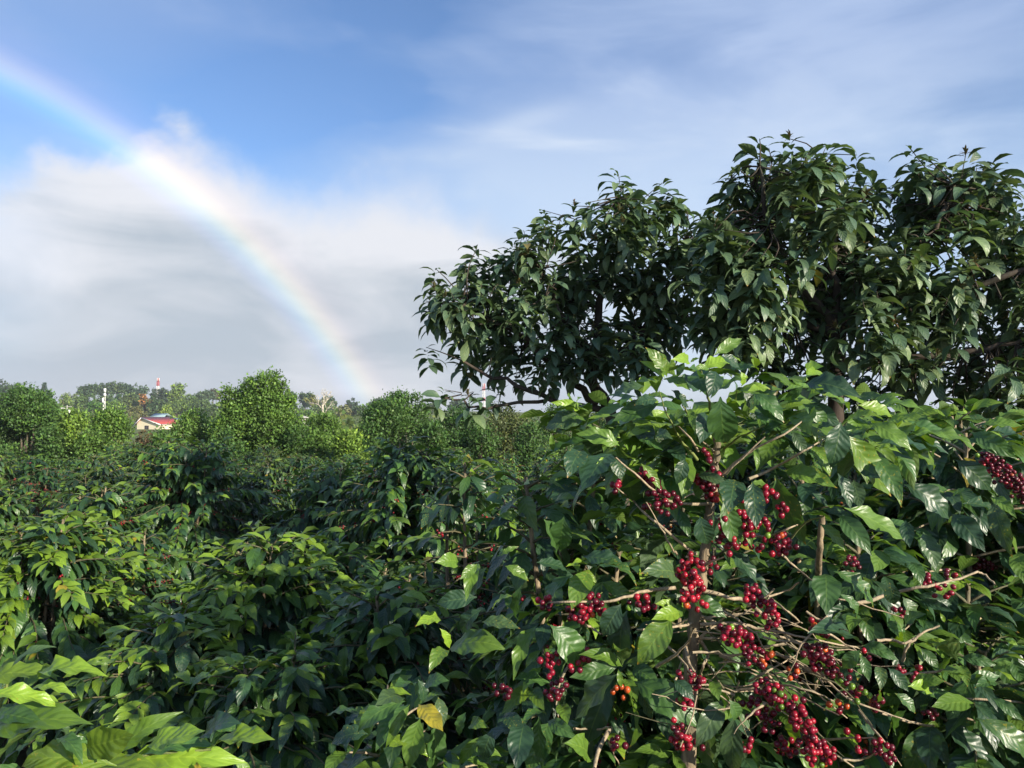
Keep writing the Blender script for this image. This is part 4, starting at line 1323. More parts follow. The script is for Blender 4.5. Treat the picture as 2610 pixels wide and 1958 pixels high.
for x, y in spots:
    sc = fr2.uniform(.86, 1.08)
    if x > 0.25 * y:
        sc *= 1.18
    elif y > 9:
        sc *= .92
    if not shows(x, y, 1.72 * sc, .68 * sc):
        continue
    q = project([(x, y, 1.5)])[0]
    j = min(range(len(LAND)), key=lambda i: abs(LAND[i][0] - q[0] / KD))
    cols.setdefault(j, []).append((y, x, sc))
for j, lst in cols.items():
    lst.sort(reverse=True)
    for n_, (y, x, sc) in enumerate(lst):
        k = fr2.randrange(5)
        lab = '%s coffee plant, %s from the back below %s' % (KINDW[k], ORD[min(n_, 14)], LAND[j][1])
        if n_ == 0:
            lab = '%s coffee plant, rearmost in the rows below %s' % (KINDW[k], LAND[j][1])
        root = empty('coffee_plant', (x, y, ground_h(x, y)), lab, 'coffee plant', 'coffee plants in the rows behind', fr2.uniform(0, 6.28))
        root.scale = (sc, sc, sc)
        q = fr2.uniform(.75, 1.2) * (.72 if y < 12 else 1.0)  # nearer rows get darker leaf colour, standing in for shade behind the hedge
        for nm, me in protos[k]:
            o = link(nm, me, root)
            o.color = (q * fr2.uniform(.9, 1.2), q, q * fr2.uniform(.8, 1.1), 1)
        count += 1

# ------------------------------------------------------------------ avocado trees
def shoot_points(lobes, n, rng, org, shell=0.55):
    """points spread through the outer part of a set of ellipsoidal lobes"""
    out = []
    wts = [r ** 2 for _, r in lobes]
    tries = 0
    while len(out) < n and tries < n * 40:
        tries += 1
        c, r = rng.choices(lobes, wts)[0]
        v = unit([rng.gauss(0, 1) for _ in range(3)])
        q = rng.uniform(shell, 1.0)
        p = c + v * r * q
        inner = any(np.linalg.norm(p - c2) < 0.62 * r2 for c2, r2 in lobes)
        if inner and rng.random() < 0.75:
            continue
        out.append((p - org, v))
    return out


def avocado(label, trunk, limbs, lobes_px, d0, seed, n_shoots, extra=()):
    rng = random.Random(seed)
    base = trunk[0]
    org = np.array((base[0], base[1], 0.0))
    root = empty('avocado_tree', org, label, 'avocado tree', 'avocado trees at the right')
    link('trunk', make_mesh('trunk', *[(lambda v, q, u: (v, q))(*tube(smooth_path(trunk, 14) - org, np.linspace(.06, .04, 14), 10))][0], M_TRUNK), root)
    nodes = []
    for pts, r0, r1 in limbs:
        P = smooth_path(pts, 12)
        P[1:-1] += np.array([[rng.gauss(0, .012) for _ in range(3)] for _ in range(10)])
        V, Q, U = tube(P - org, np.linspace(r0, r1, 12), 7)
        link('limb', make_mesh('limb', V, Q, M_TRUNK, U), root)
        nodes += [p - org for p in P[3:]]
    nodes = np.array(nodes)
    lobes = [(pd(x, y, d0 + rng.uniform(-.35, .45)), r * KD / F * d0) for x, y, r in lobes_px]
    shoots = shoot_points(lobes, n_shoots, rng, org)
    for x, y, dd in extra:
        if y < 700:
            shoots.append((pd(x + 6, y + 24, d0 + dd) - org, unit((rng.gauss(0, .3), rng.gauss(0, .3), 1))))
        shoots.append((pd(x, y - 10, d0 + dd) - org, unit((rng.gauss(0, .3), rng.gauss(0, .3), 1))))
    lv = Leaves()
    tw = Mass()
    for p, v in shoots:
        k = nodes[np.argmin(((nodes - p) ** 2).sum(1))]
        mid = 0.5 * (k + p) + np.array((0, 0, -0.05)) + 0.06 * np.array([rng.gauss(0, 1) for _ in range(3)])
        V, Q, U = tube(smooth_path([k, mid, p], 6), np.linspace(.0065, .0025, 6), 4)
        tw.add(V, Q, U)
        ax = unit(v * 0.5 + UP * 0.75 + np.array([rng.gauss(0, .25) for _ in range(3)]))
        ex = unit(np.cross(ax, (0.3, 0.8, 0.1)))
        ey = np.cross(ax, ex)
        nl = rng.randint(10, 15)
        hue = rng.uniform(.75, 1.3)
        for i in range(nl):
            a = i * 2.4 + rng.uniform(-.4, .4)
            h = i / nl
            q = p - ax * (0.16 * (1 - h))
            side = ex * math.cos(a) + ey * math.sin(a)
            lift = -0.75 + 1.15 * h
            d = unit(side + ax * (lift * 0.8) + UP * rng.uniform(-.7, .05) * (1.1 - h))
            l = rng.uniform(.115, .19) * (1.0 if h < .75 else rng.uniform(.5, .8))
            base_t = np.array((0.080, 0.138, 0.078)) if rng.random() < .65 else np.array((0.140, 0.200, 0.092))
            if h > .8:
                base_t = np.array((0.075, 0.12, 0.04))
            if rng.random() < 0.004:
                base_t = np.array((0.20, 0.17, 0.05))
            lv.add(q, d, side * 0.4 + UP + np.array([rng.gauss(0, .3) for _ in range(3)]), l, rng.uniform(.85, 1.15), base_t * hue)
        if rng.random() < 0.16:
            for _ in range(16):
                d = unit(ax + np.array([rng.gauss(0, .6) for _ in range(3)]))
                lv.add(p, d, UP, rng.uniform(.03, .07), .5, np.array((0.15, 0.085, 0.035)))
    link('twig_frame', tw.mesh('twig_frame', M_TRUNK), root)['kind'] = 'stuff'
    place_leaves(root, org, lv, ME_AVO, T_AVO_M, M_AVO_M, 300, rng)
    return root


d1 = 6.2
tb = pd(1322, 905, d1)
trunk1 = [np.array((tb[0] + .25, tb[1] + .05, 0)), np.array((tb[0] + .12, tb[1], 1.2)), tb, pd(1280, 830, d1), pd(1285, 770, d1)]
limbs1 = [([pd(1290, 870, d1), pd(1230, 820, d1 - .1), pd(1130, 730, d1 - .2), pd(1010, 660, d1 - .2)], .035, .012), ([pd(1285, 800, d1), pd(1290, 700, d1 + .1), pd(1310, 560, d1 + .1), pd(1330, 430, d1)], .045, .012),
          ([pd(1285, 800, d1), pd(1220, 700, d1 - .2), pd(1170, 580, d1 - .3)], .035, .012), ([pd(1290, 810, d1), pd(1380, 720, d1 + .1), pd(1460, 600, d1 + .2), pd(1480, 520, d1 + .2)], .035, .012),
          ([pd(1300, 885, d1), pd(1200, 870, d1 - .15), pd(1110, 830, d1 - .25), pd(1000, 780, d1 - .3)], .028, .010), ([pd(1180, 865, d1 - .15), pd(1100, 870, d1 - .3), pd(1030, 880, d1 - .35), pd(960, 860, d1 - .4)], .016, .006)]
lobes1 = [(1000, 650, 75), (1080, 610, 90), (1190, 560, 95), (1330, 490, 85), (1415, 480, 70), (1300, 650, 140), (1150, 700, 130), (985, 730, 60), (1440, 620, 115), (1330, 755, 80), (1200, 755, 70), (1400, 720, 75), (1480, 540, 65), (1070, 750, 50), (1535, 505, 52), (1500, 520, 50), (1580, 510, 48)]
extra1 = [(940, 590, 0), (925, 640, -.1), (1030, 545, 0), (1110, 535, 0), (1175, 465, 0), (1240, 455, .1), (1335, 385, 0), (1345, 410, .1), (1430, 405, 0), (1450, 440, .1), (960, 852, -.3), (1010, 865, -.35), (1075, 850, -.3), (920, 760, -.1), (1540, 480, .1)]
avocado('left avocado tree, its lowest branch hanging over the rainbow foot', trunk1, limbs1, lobes1, d1, 301, 320, extra1)
d2 = 5.0
tb = pd(1812, 720, d2)
trunk2 = [np.array((tb[0] - .05, tb[1] + .1, 0)), np.array((tb[0] - .05, tb[1], 1.4)), pd(1805, 860, d2), tb, pd(1800, 690, d2)]
limbs2 = [([pd(1800, 700, d2), pd(1720, 600, d2), pd(1660, 480, d2 - .1), pd(1640, 360, d2 - .1)], .034, .010), ([pd(1805, 700, d2), pd(1800, 560, d2 + .1), pd(1790, 430, d2 + .1), pd(1770, 350, d2)], .03, .010),
          ([pd(1805, 705, d2), pd(1900, 640, d2 - .1), pd(2000, 520, d2 - .1), pd(2060, 400, d2 - .1)], .034, .010), ([pd(1900, 640, d2 - .1), pd(2040, 640, d2 - .2), pd(2160, 600, d2 - .3), pd(2260, 560, d2 - .3)], .032, .012),
          ([pd(1810, 790, d2), pd(1960, 770, d2 - .1), pd(2100, 760, d2 - .2), pd(2230, 720, d2 - .3)], .03, .012), ([pd(1800, 720, d2), pd(1700, 690, d2 + .1), pd(1600, 650, d2 + .2), pd(1560, 560, d2 + .2)], .035, .012)]
lobes2 = [(1650, 400, 70), (1760, 420, 100), (1640, 560, 110), (1860, 460, 100), (2000, 430, 90), (2110, 420, 70), (2050, 570, 130), (1830, 590, 110), (2170, 570, 110), (2150, 710, 110), (1990, 700, 110), (1640, 690, 90), (2240, 640, 110), (1560, 560, 70), (2080, 800, 80), (2200, 820, 90), (1950, 800, 60), (1560, 700, 70), (1770, 780, 60), (1690, 790, 60), (1860, 830, 60), (1800, 640, 70), (1545, 500, 60), (1575, 620, 80), (1730, 690, 70), (1880, 700, 70), (1920, 560, 90), (1690, 480, 80)]
extra2 = [(1640, 310, 0), (1660, 330, .1), (1705, 310, 0), (1785, 325, 0), (1790, 350, -.1), (1850, 345, .1), (1965, 330, 0), (2000, 350, 0), (2085, 345, -.1), (2140, 360, -.1), (2180, 400, -.1), (1590, 370, 0), (1580, 400, .1), (2200, 500, -.2), (1610, 480, 0), (2190, 470, -.2)]
avocado('taller avocado tree at the right edge, with large drooping leaves above the cherry-laden plant', trunk2, limbs2, lobes2, d2, 302, 460, extra2)

d3 = 4.5
b3 = np.array((4.9, 4.5, 0.0))  # foot of an added out-of-frame avocado that casts shade on the middle rows
trunk3 = [b3, b3 + (0.05, 0, 1.2), b3 + (0, .05, 2.2), b3 + (0.05, 0, 2.6), b3 + (0.05, 0.05, 2.9)]
limbs3 = [([b3 + (0, 0, 2.3), b3 + (dx_ * .5, dy_ * .5, 2.9), b3 + (dx_, dy_, 3.6)], .035, .010) for dx_, dy_ in ((-.9, 0), (.9, .2), (0, .9), (.1, -.9), (.05, .05))]
lobes3 = []
for a_, r_, z_ in ((0, .9, 3.3), (1.2, .9, 3.5), (2.4, .9, 3.2), (3.6, .9, 3.4), (4.9, .9, 3.3), (0, 0, 3.9), (2, .4, 4.2)):
    q = project([b3 + (r_ * math.cos(a_), 0, z_)])[0]
    lobes3.append((q[0] / KD, q[1] / KD, 270))
avocado('unseen avocado tree added past the right edge to shade the middle rows', trunk3, limbs3, lobes3, d3, 303, 170, ())

# ------------------------------------------------------------------ round trees behind the coffee field
def tuft_tree(name, label, cat, base, lobes, n_tufts, leaf, tint, seed, group, mat=None, temps=None, per=6, trunk_r=.12, shell=.6, spread=1.0, upw=0.8, bark=None, clump=.35):
    """tree > trunk, crown: leaf tufts spread through lobes given as (offset from base, radius)"""
    rng = random.Random(seed)
    root = empty(name, base, label, cat, group)
    crown_lo = min(c[2] - r for c, r in lobes)
    ctr = np.mean([c for c, r in lobes], axis=0)
    topz = max(c[2] for c, r in lobes)
    tk = Mass()
    V, Q, U = tube(smooth_path([(0, 0, -.1), (0.03, 0.02, crown_lo * .6), (ctr[0] * .4, ctr[1] * .4, ctr[2])], 8), np.linspace(trunk_r, trunk_r * .5, 8), 7)
    tk.add(V, Q, U)
    for c, r in lobes:
        V, Q, U = tube(smooth_path([(ctr[0] * .2, ctr[1] * .2, max(0.2, crown_lo + .1)), (c[0] * .5, c[1] * .5, (c[2] + crown_lo) * .5), c], 6), np.linspace(trunk_r * .5, trunk_r * .12, 6), 5)
        tk.add(V, Q, U)
    link('trunk', tk.mesh('trunk', bark or M_TREEBARK), root)
    g_ = np.random.default_rng(seed)
    C_ = np.array([c for c, r in lobes], float)
    R_ = np.array([r for c, r in lobes], float)
    P_, V_ = np.zeros((0, 3)), np.zeros((0, 3))
    while len(P_) < n_tufts:
        k_ = g_.choice(len(R_), n_tufts, p=R_ ** 2 / (R_ ** 2).sum())
        v_ = g_.normal(size=(n_tufts, 3))
        v_ /= np.linalg.norm(v_, axis=1)[:, None]
        p_ = C_[k_] + v_ * (R_[k_] * g_.uniform(shell, 1.0, n_tufts) * np.where(g_.random(n_tufts) < .14, g_.uniform(1.0, 1.28, n_tufts), 1.0))[:, None]
        dd = np.linalg.norm(p_[:, None] - C_[None], axis=2) < 0.62 * R_[None]
        ok = ~dd.any(1) | (g_.random(n_tufts) > .65)
        P_, V_ = np.concatenate([P_, p_[ok]]), np.concatenate([V_, v_[ok]])
    P_, V_ = P_[:n_tufts], V_[:n_tufts]
    tint = np.array(tint)
    ax = V_ * .7 + UP * upw + g_.normal(0, .3, (n_tufts, 3))
    ax /= np.linalg.norm(ax, axis=1)[:, None]
    q_ = g_.uniform(.7, 1.3, n_tufts)[:, None] * np.where(g_.random(n_tufts)[:, None] < .25, np.array((1.35, 1.2, .9)), 1.0)
    rp = lambda a: np.repeat(a, per, axis=0)
    N_ = n_tufts * per
    ofs = g_.normal(0, leaf * clump, (N_, 3))
    Bs = rp(P_) + ofs
    Ds = rp(ax) * g_.uniform(.2, 1, N_)[:, None] + spread * g_.normal(0, .55, (N_, 3))
    Ns = UP * .6 + rp(V_) * .6 + g_.normal(0, .4, (N_, 3))
    Ls = leaf * g_.uniform(.7, 1.25, N_)
    Ws = g_.uniform(.85, 1.2, N_)
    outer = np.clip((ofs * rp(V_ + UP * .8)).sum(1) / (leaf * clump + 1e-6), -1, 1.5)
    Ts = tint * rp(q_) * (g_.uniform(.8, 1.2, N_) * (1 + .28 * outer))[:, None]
    M = frames(Ds, Ns, Ls, Ws)
    ms = Mass()
    tp = temps or T_TREE
    which = np.array([rng.randrange(len(tp)) for _ in Bs])
    for k, (tV, tQ, tU) in enumerate(tp):
        s = which == k
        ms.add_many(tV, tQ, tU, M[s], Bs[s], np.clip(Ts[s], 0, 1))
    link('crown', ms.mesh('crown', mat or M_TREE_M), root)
    return root


def blob_lobes(rng, w, h, z0, n, r):
    out = []
    for _ in range(n):
        a = rng.uniform(0, 6.28)
        q = math.sqrt(rng.random())
        zz = rng.random()
        env = math.sqrt(max(0.05, 1 - (1.7 * zz - .7) ** 2)) if zz > .41 else 0.95
        out.append((np.array((math.cos(a) * q * (w - r) * env, math.sin(a) * q * (w - r) * env, z0 + r * .7 + zz * (h - z0 - 1.5 * r))), r * rng.uniform(.75, 1.2)))
    return out


G1, G2, G3 = (0.058, 0.122, 0.030), (0.095, 0.175, 0.034), (0.135, 0.22, 0.036)
mid_trees = [
    # D x, D top y, half width in D px, distance, tint, tufts, label
    (55, 838, 92, 27, G1, 1500, 'large rounded green tree at the left edge of the tree line'),
    (118, 925, 40, 24.5, G1, 350, 'low dark bush between the left-edge tree and the yellow-green bush'),
    (200, 925, 40, 24.5, G2, 350, 'low bush right of the small yellow-green bush'),
    (350, 932, 34, 25, G1, 300, 'low bush right below the cream house'),
    (640, 925, 44, 25, G1, 420, 'low dark bush at the right foot of the tallest tree'),
    (790, 920, 44, 25.5, G1, 420, 'low dark bush left of the broad dark tree'),
    (935, 915, 44, 25.5, G1, 420, 'low dark bush right of the broad dark tree'),
    (1040, 920, 50, 26, G1, 420, 'low dark bush under the avocado branch tips'),
    (1140, 915, 50, 26, G1, 420, 'low dark bush left of the left avocado trunk'),
    (160, 893, 42, 25, G3, 620, 'small yellow-green bush beside the large left-edge tree'),
    (235, 888, 62, 26, G2, 900, 'mid-green rounded tree just left of the cream house'),
    (420, 885, 66, 27, G2, 900, 'rounded green tree just right of the cream house'),
    (485, 925, 45, 24, G1, 500, 'low green tree tucked at the left foot of the tallest tree'),
    (705, 895, 78, 26, G2, 1100, 'spreading light-green tree below the bare white tree'),
    (755, 935, 40, 23.5, G3, 450, 'yellow-green bush in front of the dark rounded trees'),
    (868, 848, 92, 27, G1, 1700, 'broad dark-green rounded tree at the foot of the rainbow'),
    (985, 882, 62, 27, (0.042, 0.098, 0.024), 900, 'dark round tree right of the rainbow foot, below the avocado branch'),
    (1085, 872, 70, 29, (0.085, 0.105, 0.040), 900, 'olive-brown tree behind the avocado branch tips'),
    (1200, 880, 60, 30, G1, 600, 'green tree seen under the avocado crown'),
    (1480, 874, 70, 33, G1, 200, 'round tree hidden low behind the avocado pair, left of the gap'),
    (1640, 872, 80, 33, G1, 200, 'round tree hidden low behind the avocado pair, in the gap'),
    (1810, 872, 90, 33, G1, 200, 'round tree hidden low behind the right avocado trunk'),
    (2000, 872, 90, 33, G1, 200, 'round tree hidden low behind the right avocado leaves'),
    (2180, 872, 90, 33, G1, 200, 'round tree hidden at the right edge behind the avocado'),
    (1290, 872, 50, 33, G1, 250, 'round tree seen behind the left avocado trunk'),
    (1370, 872, 60, 32, G1, 500, 'green tree peeping between the avocado trunk and the cherry-laden plant'),
]
for i, (x, yt, hw, d, tint, nt, lab) in enumerate(mid_trees):
    rng = random.Random(400 + i)
    tp_ = pd(x, yt, d)
    z0 = ground_h(tp_[0], tp_[1])
    H = tp_[2] - z0
    w_ = hw * 1.18 * KD / F * d
    lobes = blob_lobes(rng, w_, H, .25, 16, min(w_, H) * .34)
    lobes.append((np.array((0, 0, H - w_ * .3)), w_ * .3))
    lobes += [(np.array((w_ * .62 * math.cos(a_), w_ * .62 * math.sin(a_), H * rng.uniform(.12, .34))), w_ * .40) for a_ in np.linspace(0, 5.8, 12)]
    tuft_tree('orchard_tree', lab, 'tree', (tp_[0], tp_[1], z0), lobes, int(nt * 1.7), .098, tint, 500 + i, 'rounded trees behind the coffee field', per=16, clump=1.0)
# the tallest one, with its upright leader shoots
tp_ = pd(560, 800, 26)
z0 = ground_h(tp_[0], tp_[1])
k = KD / F * 26
lobes = [((x - 560) * k, 0, tp_[2] - z0 - (y - 800) * k, r * k) for x, y, r in ((590, 812, 9), (585, 828, 13), (560, 818, 9), (568, 845, 24), (545, 838, 16), (540, 826, 9), (520, 865, 20), (498, 848, 9), (502, 866, 14), (612, 824, 9), (606, 842, 12), (560, 885, 38), (525, 910, 38), (598, 880, 28), (600, 930, 42), (540, 955, 46), (508, 900, 22), (622, 866, 12), (495, 930, 30), (625, 920, 26), (570, 985, 50), (600, 985, 40), (520, 985, 42))]
lobes = [(np.array((a_, random.Random(i).uniform(-.35, .35), c_)), r_) for i, (a_, b_, c_, r_) in enumerate(lobes)]
tuft_tree('orchard_tree', 'tallest ragged green tree of the tree line, right of the cream house', 'tree', (tp_[0], tp_[1], z0), lobes, 2700, .098, (0.095, 0.175, 0.034), 560, 'rounded trees behind the coffee field', per=16, clump=1.0)
# dry brown shrub in front of the house
tp_ = pd(318, 935, 30)
z0 = ground_h(tp_[0], tp_[1])
tuft_tree('dry_shrub', 'reddish-brown dry shrub in front of the cream house', 'shrub', (tp_[0], tp_[1], z0), blob_lobes(random.Random(5), .62, tp_[2] - z0, .1, 9, .35), 420, .10, (0.14, 0.095, 0.055), 570, None)

# ------------------------------------------------------------------ wooded hill
def far_proto(kind, seed):
    rng = random.Random(seed)
    if kind == 'round':
        return blob_lobes(rng, 4.6, 11, 2.2, 16, 1.7)
    if kind == 'broad':
        return [(np.array((rng.uniform(-6, 6), rng.uniform(-3, 3), 8.2 + rng.uniform(-1.6, 1.0))), rng.uniform(1.2, 2.1)) for _ in range(22)]
    if kind == 'conifer':
        return [(np.array((rng.gauss(0, .35 + .22 * (12 - z)), rng.gauss(0, .35 + .2 * (12 - z)), z)), .35 + .13 * (12 - z)) for z in np.linspace(2, 11.6, 24)]
    return [(np.array((rng.gauss(0, 2.2), rng.gauss(0, 1.6), 6 + rng.gauss(0, 2.0))), rng.uniform(.7, 1.4)) for _ in range(20)]


far_trees = [
    # source x, source top y, width px, distance, kind, tint, label
    (6, 964, 34, 300, 'conifer', (0.035, 0.06, 0.035), 'dark conifer at the far left skyline'),
    (26, 980, 40, 290, 'round', (0.045, 0.075, 0.035), 'dark rounded hill tree beside the far left conifer'),
    (48, 977, 40, 280, 'round', (0.05, 0.085, 0.035), 'round hill tree between the two skyline conifers'),
    (112, 976, 34, 300, 'conifer', (0.035, 0.065, 0.045), 'dark conifer standing alone on the left skyline'),
    (80, 995, 60, 260, 'round', (0.07, 0.125, 0.03), 'light hill tree left of the lone skyline conifer'),
    (165, 1006, 60, 240, 'airy', (0.13, 0.19, 0.05), 'pale yellow-green hill tree right of the lone conifer'),
    (195, 1002, 60, 260, 'airy', (0.12, 0.16, 0.055), 'feathery yellow-green hill tree left of the antenna mast'),
    (222, 978, 46, 300, 'broad', (0.05, 0.085, 0.045), 'dark spreading tree at the left end of the tall hill group'),
    (264, 974, 84, 310, 'broad', (0.055, 0.085, 0.045), 'widest dark umbrella-shaped tree on the hill behind the antenna mast'),
    (338, 976, 84, 320, 'broad', (0.045, 0.075, 0.045), 'dark spreading tree on the skyline left of the red-white tower'),
    (238, 1024, 60, 210, 'round', (0.07, 0.15, 0.035), 'bright green hill tree just left of the antenna mast foot'),
    (290, 1020, 44, 230, 'round', (0.10, 0.17, 0.04), 'yellow-green hill tree just right of the antenna mast'),
    (302, 1004, 34, 260, 'conifer', (0.035, 0.075, 0.04), 'dark green fir in the middle of the hill'),
    (334, 1005, 60, 250, 'round', (0.085, 0.12, 0.045), 'olive hill tree left of the rust-brown tree'),
    (370, 1003, 36, 245, 'airy', (0.22, 0.105, 0.045), 'rust-brown hill tree behind the cream house'),
    (392, 990, 28, 270, 'conifer', (0.04, 0.06, 0.045), 'slim dark conifer just below the red-white tower'),
    (420, 990, 40, 275, 'round', (0.04, 0.06, 0.045), 'dark hill tree right of the red-white tower base'),
    (455, 978, 56, 260, 'round', (0.13, 0.19, 0.05), 'tall pale-green hill tree right of the red-white tower'),
    (425, 1038, 50, 200, 'round', (0.15, 0.21, 0.04), 'low yellow-green hill tree behind the teal roofs'),
    (350, 1036, 60, 190, 'airy', (0.13, 0.13, 0.06), 'low olive scrubby tree just left of the teal roofs'),
    (478, 1010, 50, 250, 'round', (0.07, 0.115, 0.04), 'mid-green hill tree left of the tallest orchard tree'),
    (519, 994, 60, 290, 'round', (0.065, 0.10, 0.06), 'grey-green hill tree at the left shoulder of the tallest orchard tree'),
    (543, 991, 34, 300, 'broad', (0.085, 0.08, 0.06), 'brownish domed tree on the skyline by the tallest orchard tree'),
    (740, 1000, 40, 300, 'round', (0.05, 0.09, 0.045), 'dark hill tree at the right shoulder of the tallest orchard tree'),
    (778, 1004, 56, 290, 'round', (0.05, 0.08, 0.04), 'dark round hill tree left of the bare white tree'),
    (802, 1006, 50, 280, 'airy', (0.16, 0.17, 0.06), 'golden-green hill tree behind the bare white tree'),
    (838, 1014, 50, 300, 'round', (0.055, 0.085, 0.05), 'dark hill tree right of the bare white tree'),
    (900, 1014, 40, 290, 'airy', (0.05, 0.08, 0.055), 'small dark feathery tree near the rainbow foot'),
    (875, 1040, 66, 240, 'round', (0.15, 0.16, 0.08), 'pale dry scrub tree just left of the rainbow foot'),
    (960, 1020, 60, 300, 'round', (0.05, 0.085, 0.045), 'dark hill tree right of the rainbow foot'),
    (1170, 1026, 70, 300, 'round', (0.05, 0.085, 0.045), 'far hill tree behind the avocado twigs'),
    (1090, 1038, 90, 280, 'round', (0.07, 0.10, 0.045), 'low far hill tree behind the hanging avocado branch'),
    (140, 1035, 80, 200, 'round', (0.10, 0.16, 0.045), 'light green hill tree behind the utility pole'),
    (30, 1004, 90, 230, 'round', (0.07, 0.12, 0.04), 'low green hill tree above the large left-edge tree'),
    (110, 1016, 80, 235, 'round', (0.085, 0.14, 0.045), 'light hill tree below the lone skyline conifer'),
    (215, 1012, 90, 250, 'round', (0.075, 0.125, 0.04), 'green hill tree under the left umbrella-shaped crown'),
    (275, 1010, 90, 270, 'round', (0.06, 0.10, 0.042), 'dark green hill tree right behind the antenna mast'),
    (345, 1014, 80, 280, 'round', (0.065, 0.10, 0.045), 'shaded hill tree under the right umbrella-shaped crown'),
    (400, 1018, 70, 240, 'round', (0.05, 0.085, 0.042), 'dark hill tree right of the rust-brown tree'),
    (450, 1026, 80, 235, 'round', (0.085, 0.13, 0.042), 'green hill tree under the tall pale-green one'),
    (505, 1026, 80, 230, 'round', (0.07, 0.11, 0.045), 'green hill tree above the rounded tree right of the house'),
    (300, 1042, 90, 180, 'airy', (0.11, 0.13, 0.05), 'low olive hill tree above the cream house roof'),
    (740, 1030, 80, 240, 'round', (0.08, 0.13, 0.045), 'light hill tree right behind the tallest orchard tree'),
    (820, 1034, 90, 235, 'round', (0.09, 0.14, 0.05), 'light hill tree behind the bare white trunk'),
    (930, 1036, 70, 240, 'round', (0.07, 0.11, 0.045), 'low hill tree at the very foot of the rainbow'),
    (560, 1030, 90, 220, 'round', (0.08, 0.13, 0.04), 'hill tree hidden behind the tallest orchard tree'),
    (700, 1036, 90, 200, 'airy', (0.12, 0.17, 0.05), 'pale green scrub tree left of the grey roof'),
    (780, 1050, 70, 170, 'round', (0.09, 0.16, 0.035), 'low green tree under the bare white tree'),
]
for i, (x, yt, wd, d, kd, tint, lab) in enumerate(far_trees):
    tp_ = px(x, yt, d)
    z0 = ground_h(tp_[0], tp_[1]) - 0.3
    H = tp_[2] - z0
    lobes = far_proto(kd, 600 + i)
    ex = np.array([[c[0] - r, c[0] + r] for c, r in lobes])
    hh = max(c[2] + r for c, r in lobes)
    sx = (wd / F * d) / (ex.max() - ex.min())
    sz = H / hh
    lobes = [(np.array((c[0] * sx, c[1] * sx, c[2] * sz)), r * (sx + sz) / 2) for c, r in lobes]
    m_ = d / 300
    tint = tuple(1.3 * c for c in tint)
    tuft_tree('hill_tree', lab, 'tree', (tp_[0], tp_[1], z0), lobes, 430 if kd != 'airy' else 330, .62 * m_ * (0.8 if kd == 'airy' else 1), tint, 700 + i, 'trees on the far hill', M_FAR_M, T_FAR, 5, .3, .45, 1.4, .3)

# scrub woodland filling the low ground between the orchard trees and the hill
rng = random.Random(15)
lobes = []
for k in range(240):
    d_ = rng.uniform(48, 190)
    x_ = rng.uniform(-.72, .72) * d_
    sx_ = 1305 + F * x_ / d_
    if 300 < sx_ < 470 or 150 < sx_ < 185 or 250 < sx_ < 280:
        continue
    h_ = 2.3 + (d_ / F) * rng.uniform(-18, 2) - ground_h(x_, d_)
    z_ = ground_h(x_, d_)
    r_ = min(1.6, h_ * .42)
    lobes.append((np.array((x_, d_, z_ + h_ - r_)), r_))
    lobes.append((np.array((x_ + rng.uniform(-1, 1), d_ - .5, z_ + (h_ - r_) * .45)), r_ * 1.1))
C_ = np.array([c for c, r in lobes]); R_ = np.array([r for c, r in lobes])
g_ = np.random.default_rng(4)
N_ = 15000
k_ = g_.choice(len(R_), N_, p=R_ / R_.sum())
v_ = g_.normal(size=(N_, 3)); v_ /= np.linalg.norm(v_, axis=1)[:, None]
Bs = C_[k_] + v_ * (R_[k_] * g_.uniform(.6, 1.05, N_))[:, None]
M = frames(g_.normal(size=(N_, 3)) + v_ * .5, v_ + UP * .5, .42 * g_.uniform(.6, 1.4, N_), np.ones(N_))
hue = g_.uniform(.7, 1.3, len(R_))[k_][:, None] * np.array((0.085, 0.14, 0.042)) * g_.uniform(.8, 1.2, N_)[:, None]
hue[:, 0] *= g_.uniform(.8, 1.5, len(R_))[k_]
ms = Mass()
wh = g_.integers(0, len(T_FAR), N_)
for k, (tV, tQ, tU) in enumerate(T_FAR):
    ms.add_many(tV, tQ, tU, M[wh == k], Bs[wh == k], hue[wh == k])
tag(link('scrub_woodland', ms.mesh('scrub_woodland', M_FAR_M)), 'band of mixed green scrub between the orchard trees and the hill', 'scrub', kind='stuff')

# bare white tree
tp_ = px(822, 993, 150)
z0 = ground_h(tp_[0], tp_[1])
H = tp_[2] - z0
bt = empty('bare_tree', (tp_[0], tp_[1], z0), 'bare white-barked tree on the skyline left of the rainbow foot', 'tree')
br = random.Random(9)
tr = Mass()
V, Q, U = tube(smooth_path([(0, 0, 0), (0.1, 0, H * .45), (0.0, 0, H * .62)], 8), np.linspace(.26, .17, 8), 6)
link('trunk', make_mesh('trunk', V, Q, M_PALEBARK), bt)


def grow(p, d, l, r, lev):
    q = p + d * l
    V, Q, U = tube([p, (p + q) / 2 + np.array((br.gauss(0, .05), br.gauss(0, .05), 0)), q], [r, r * .8, r * .6], 4)
    tr.add(V, Q, U)
    if lev:
        for _ in range(3):
            grow(q, unit(d + np.array((br.gauss(0, .5), br.gauss(0, .5), br.gauss(0.0, .25)))), l * br.uniform(.6, .8), r * .6, lev - 1)


for a_ in (-.55, -.2, .15, .5, .75):
    grow(np.array((0.0, 0, H * br.uniform(.38, .62))), unit((a_, br.uniform(-.3, .3), .8)), H * .17, .13, 3)
link('branch_crown', tr.mesh('branch_crown', M_PALEBARK), bt)['kind'] = 'stuff'

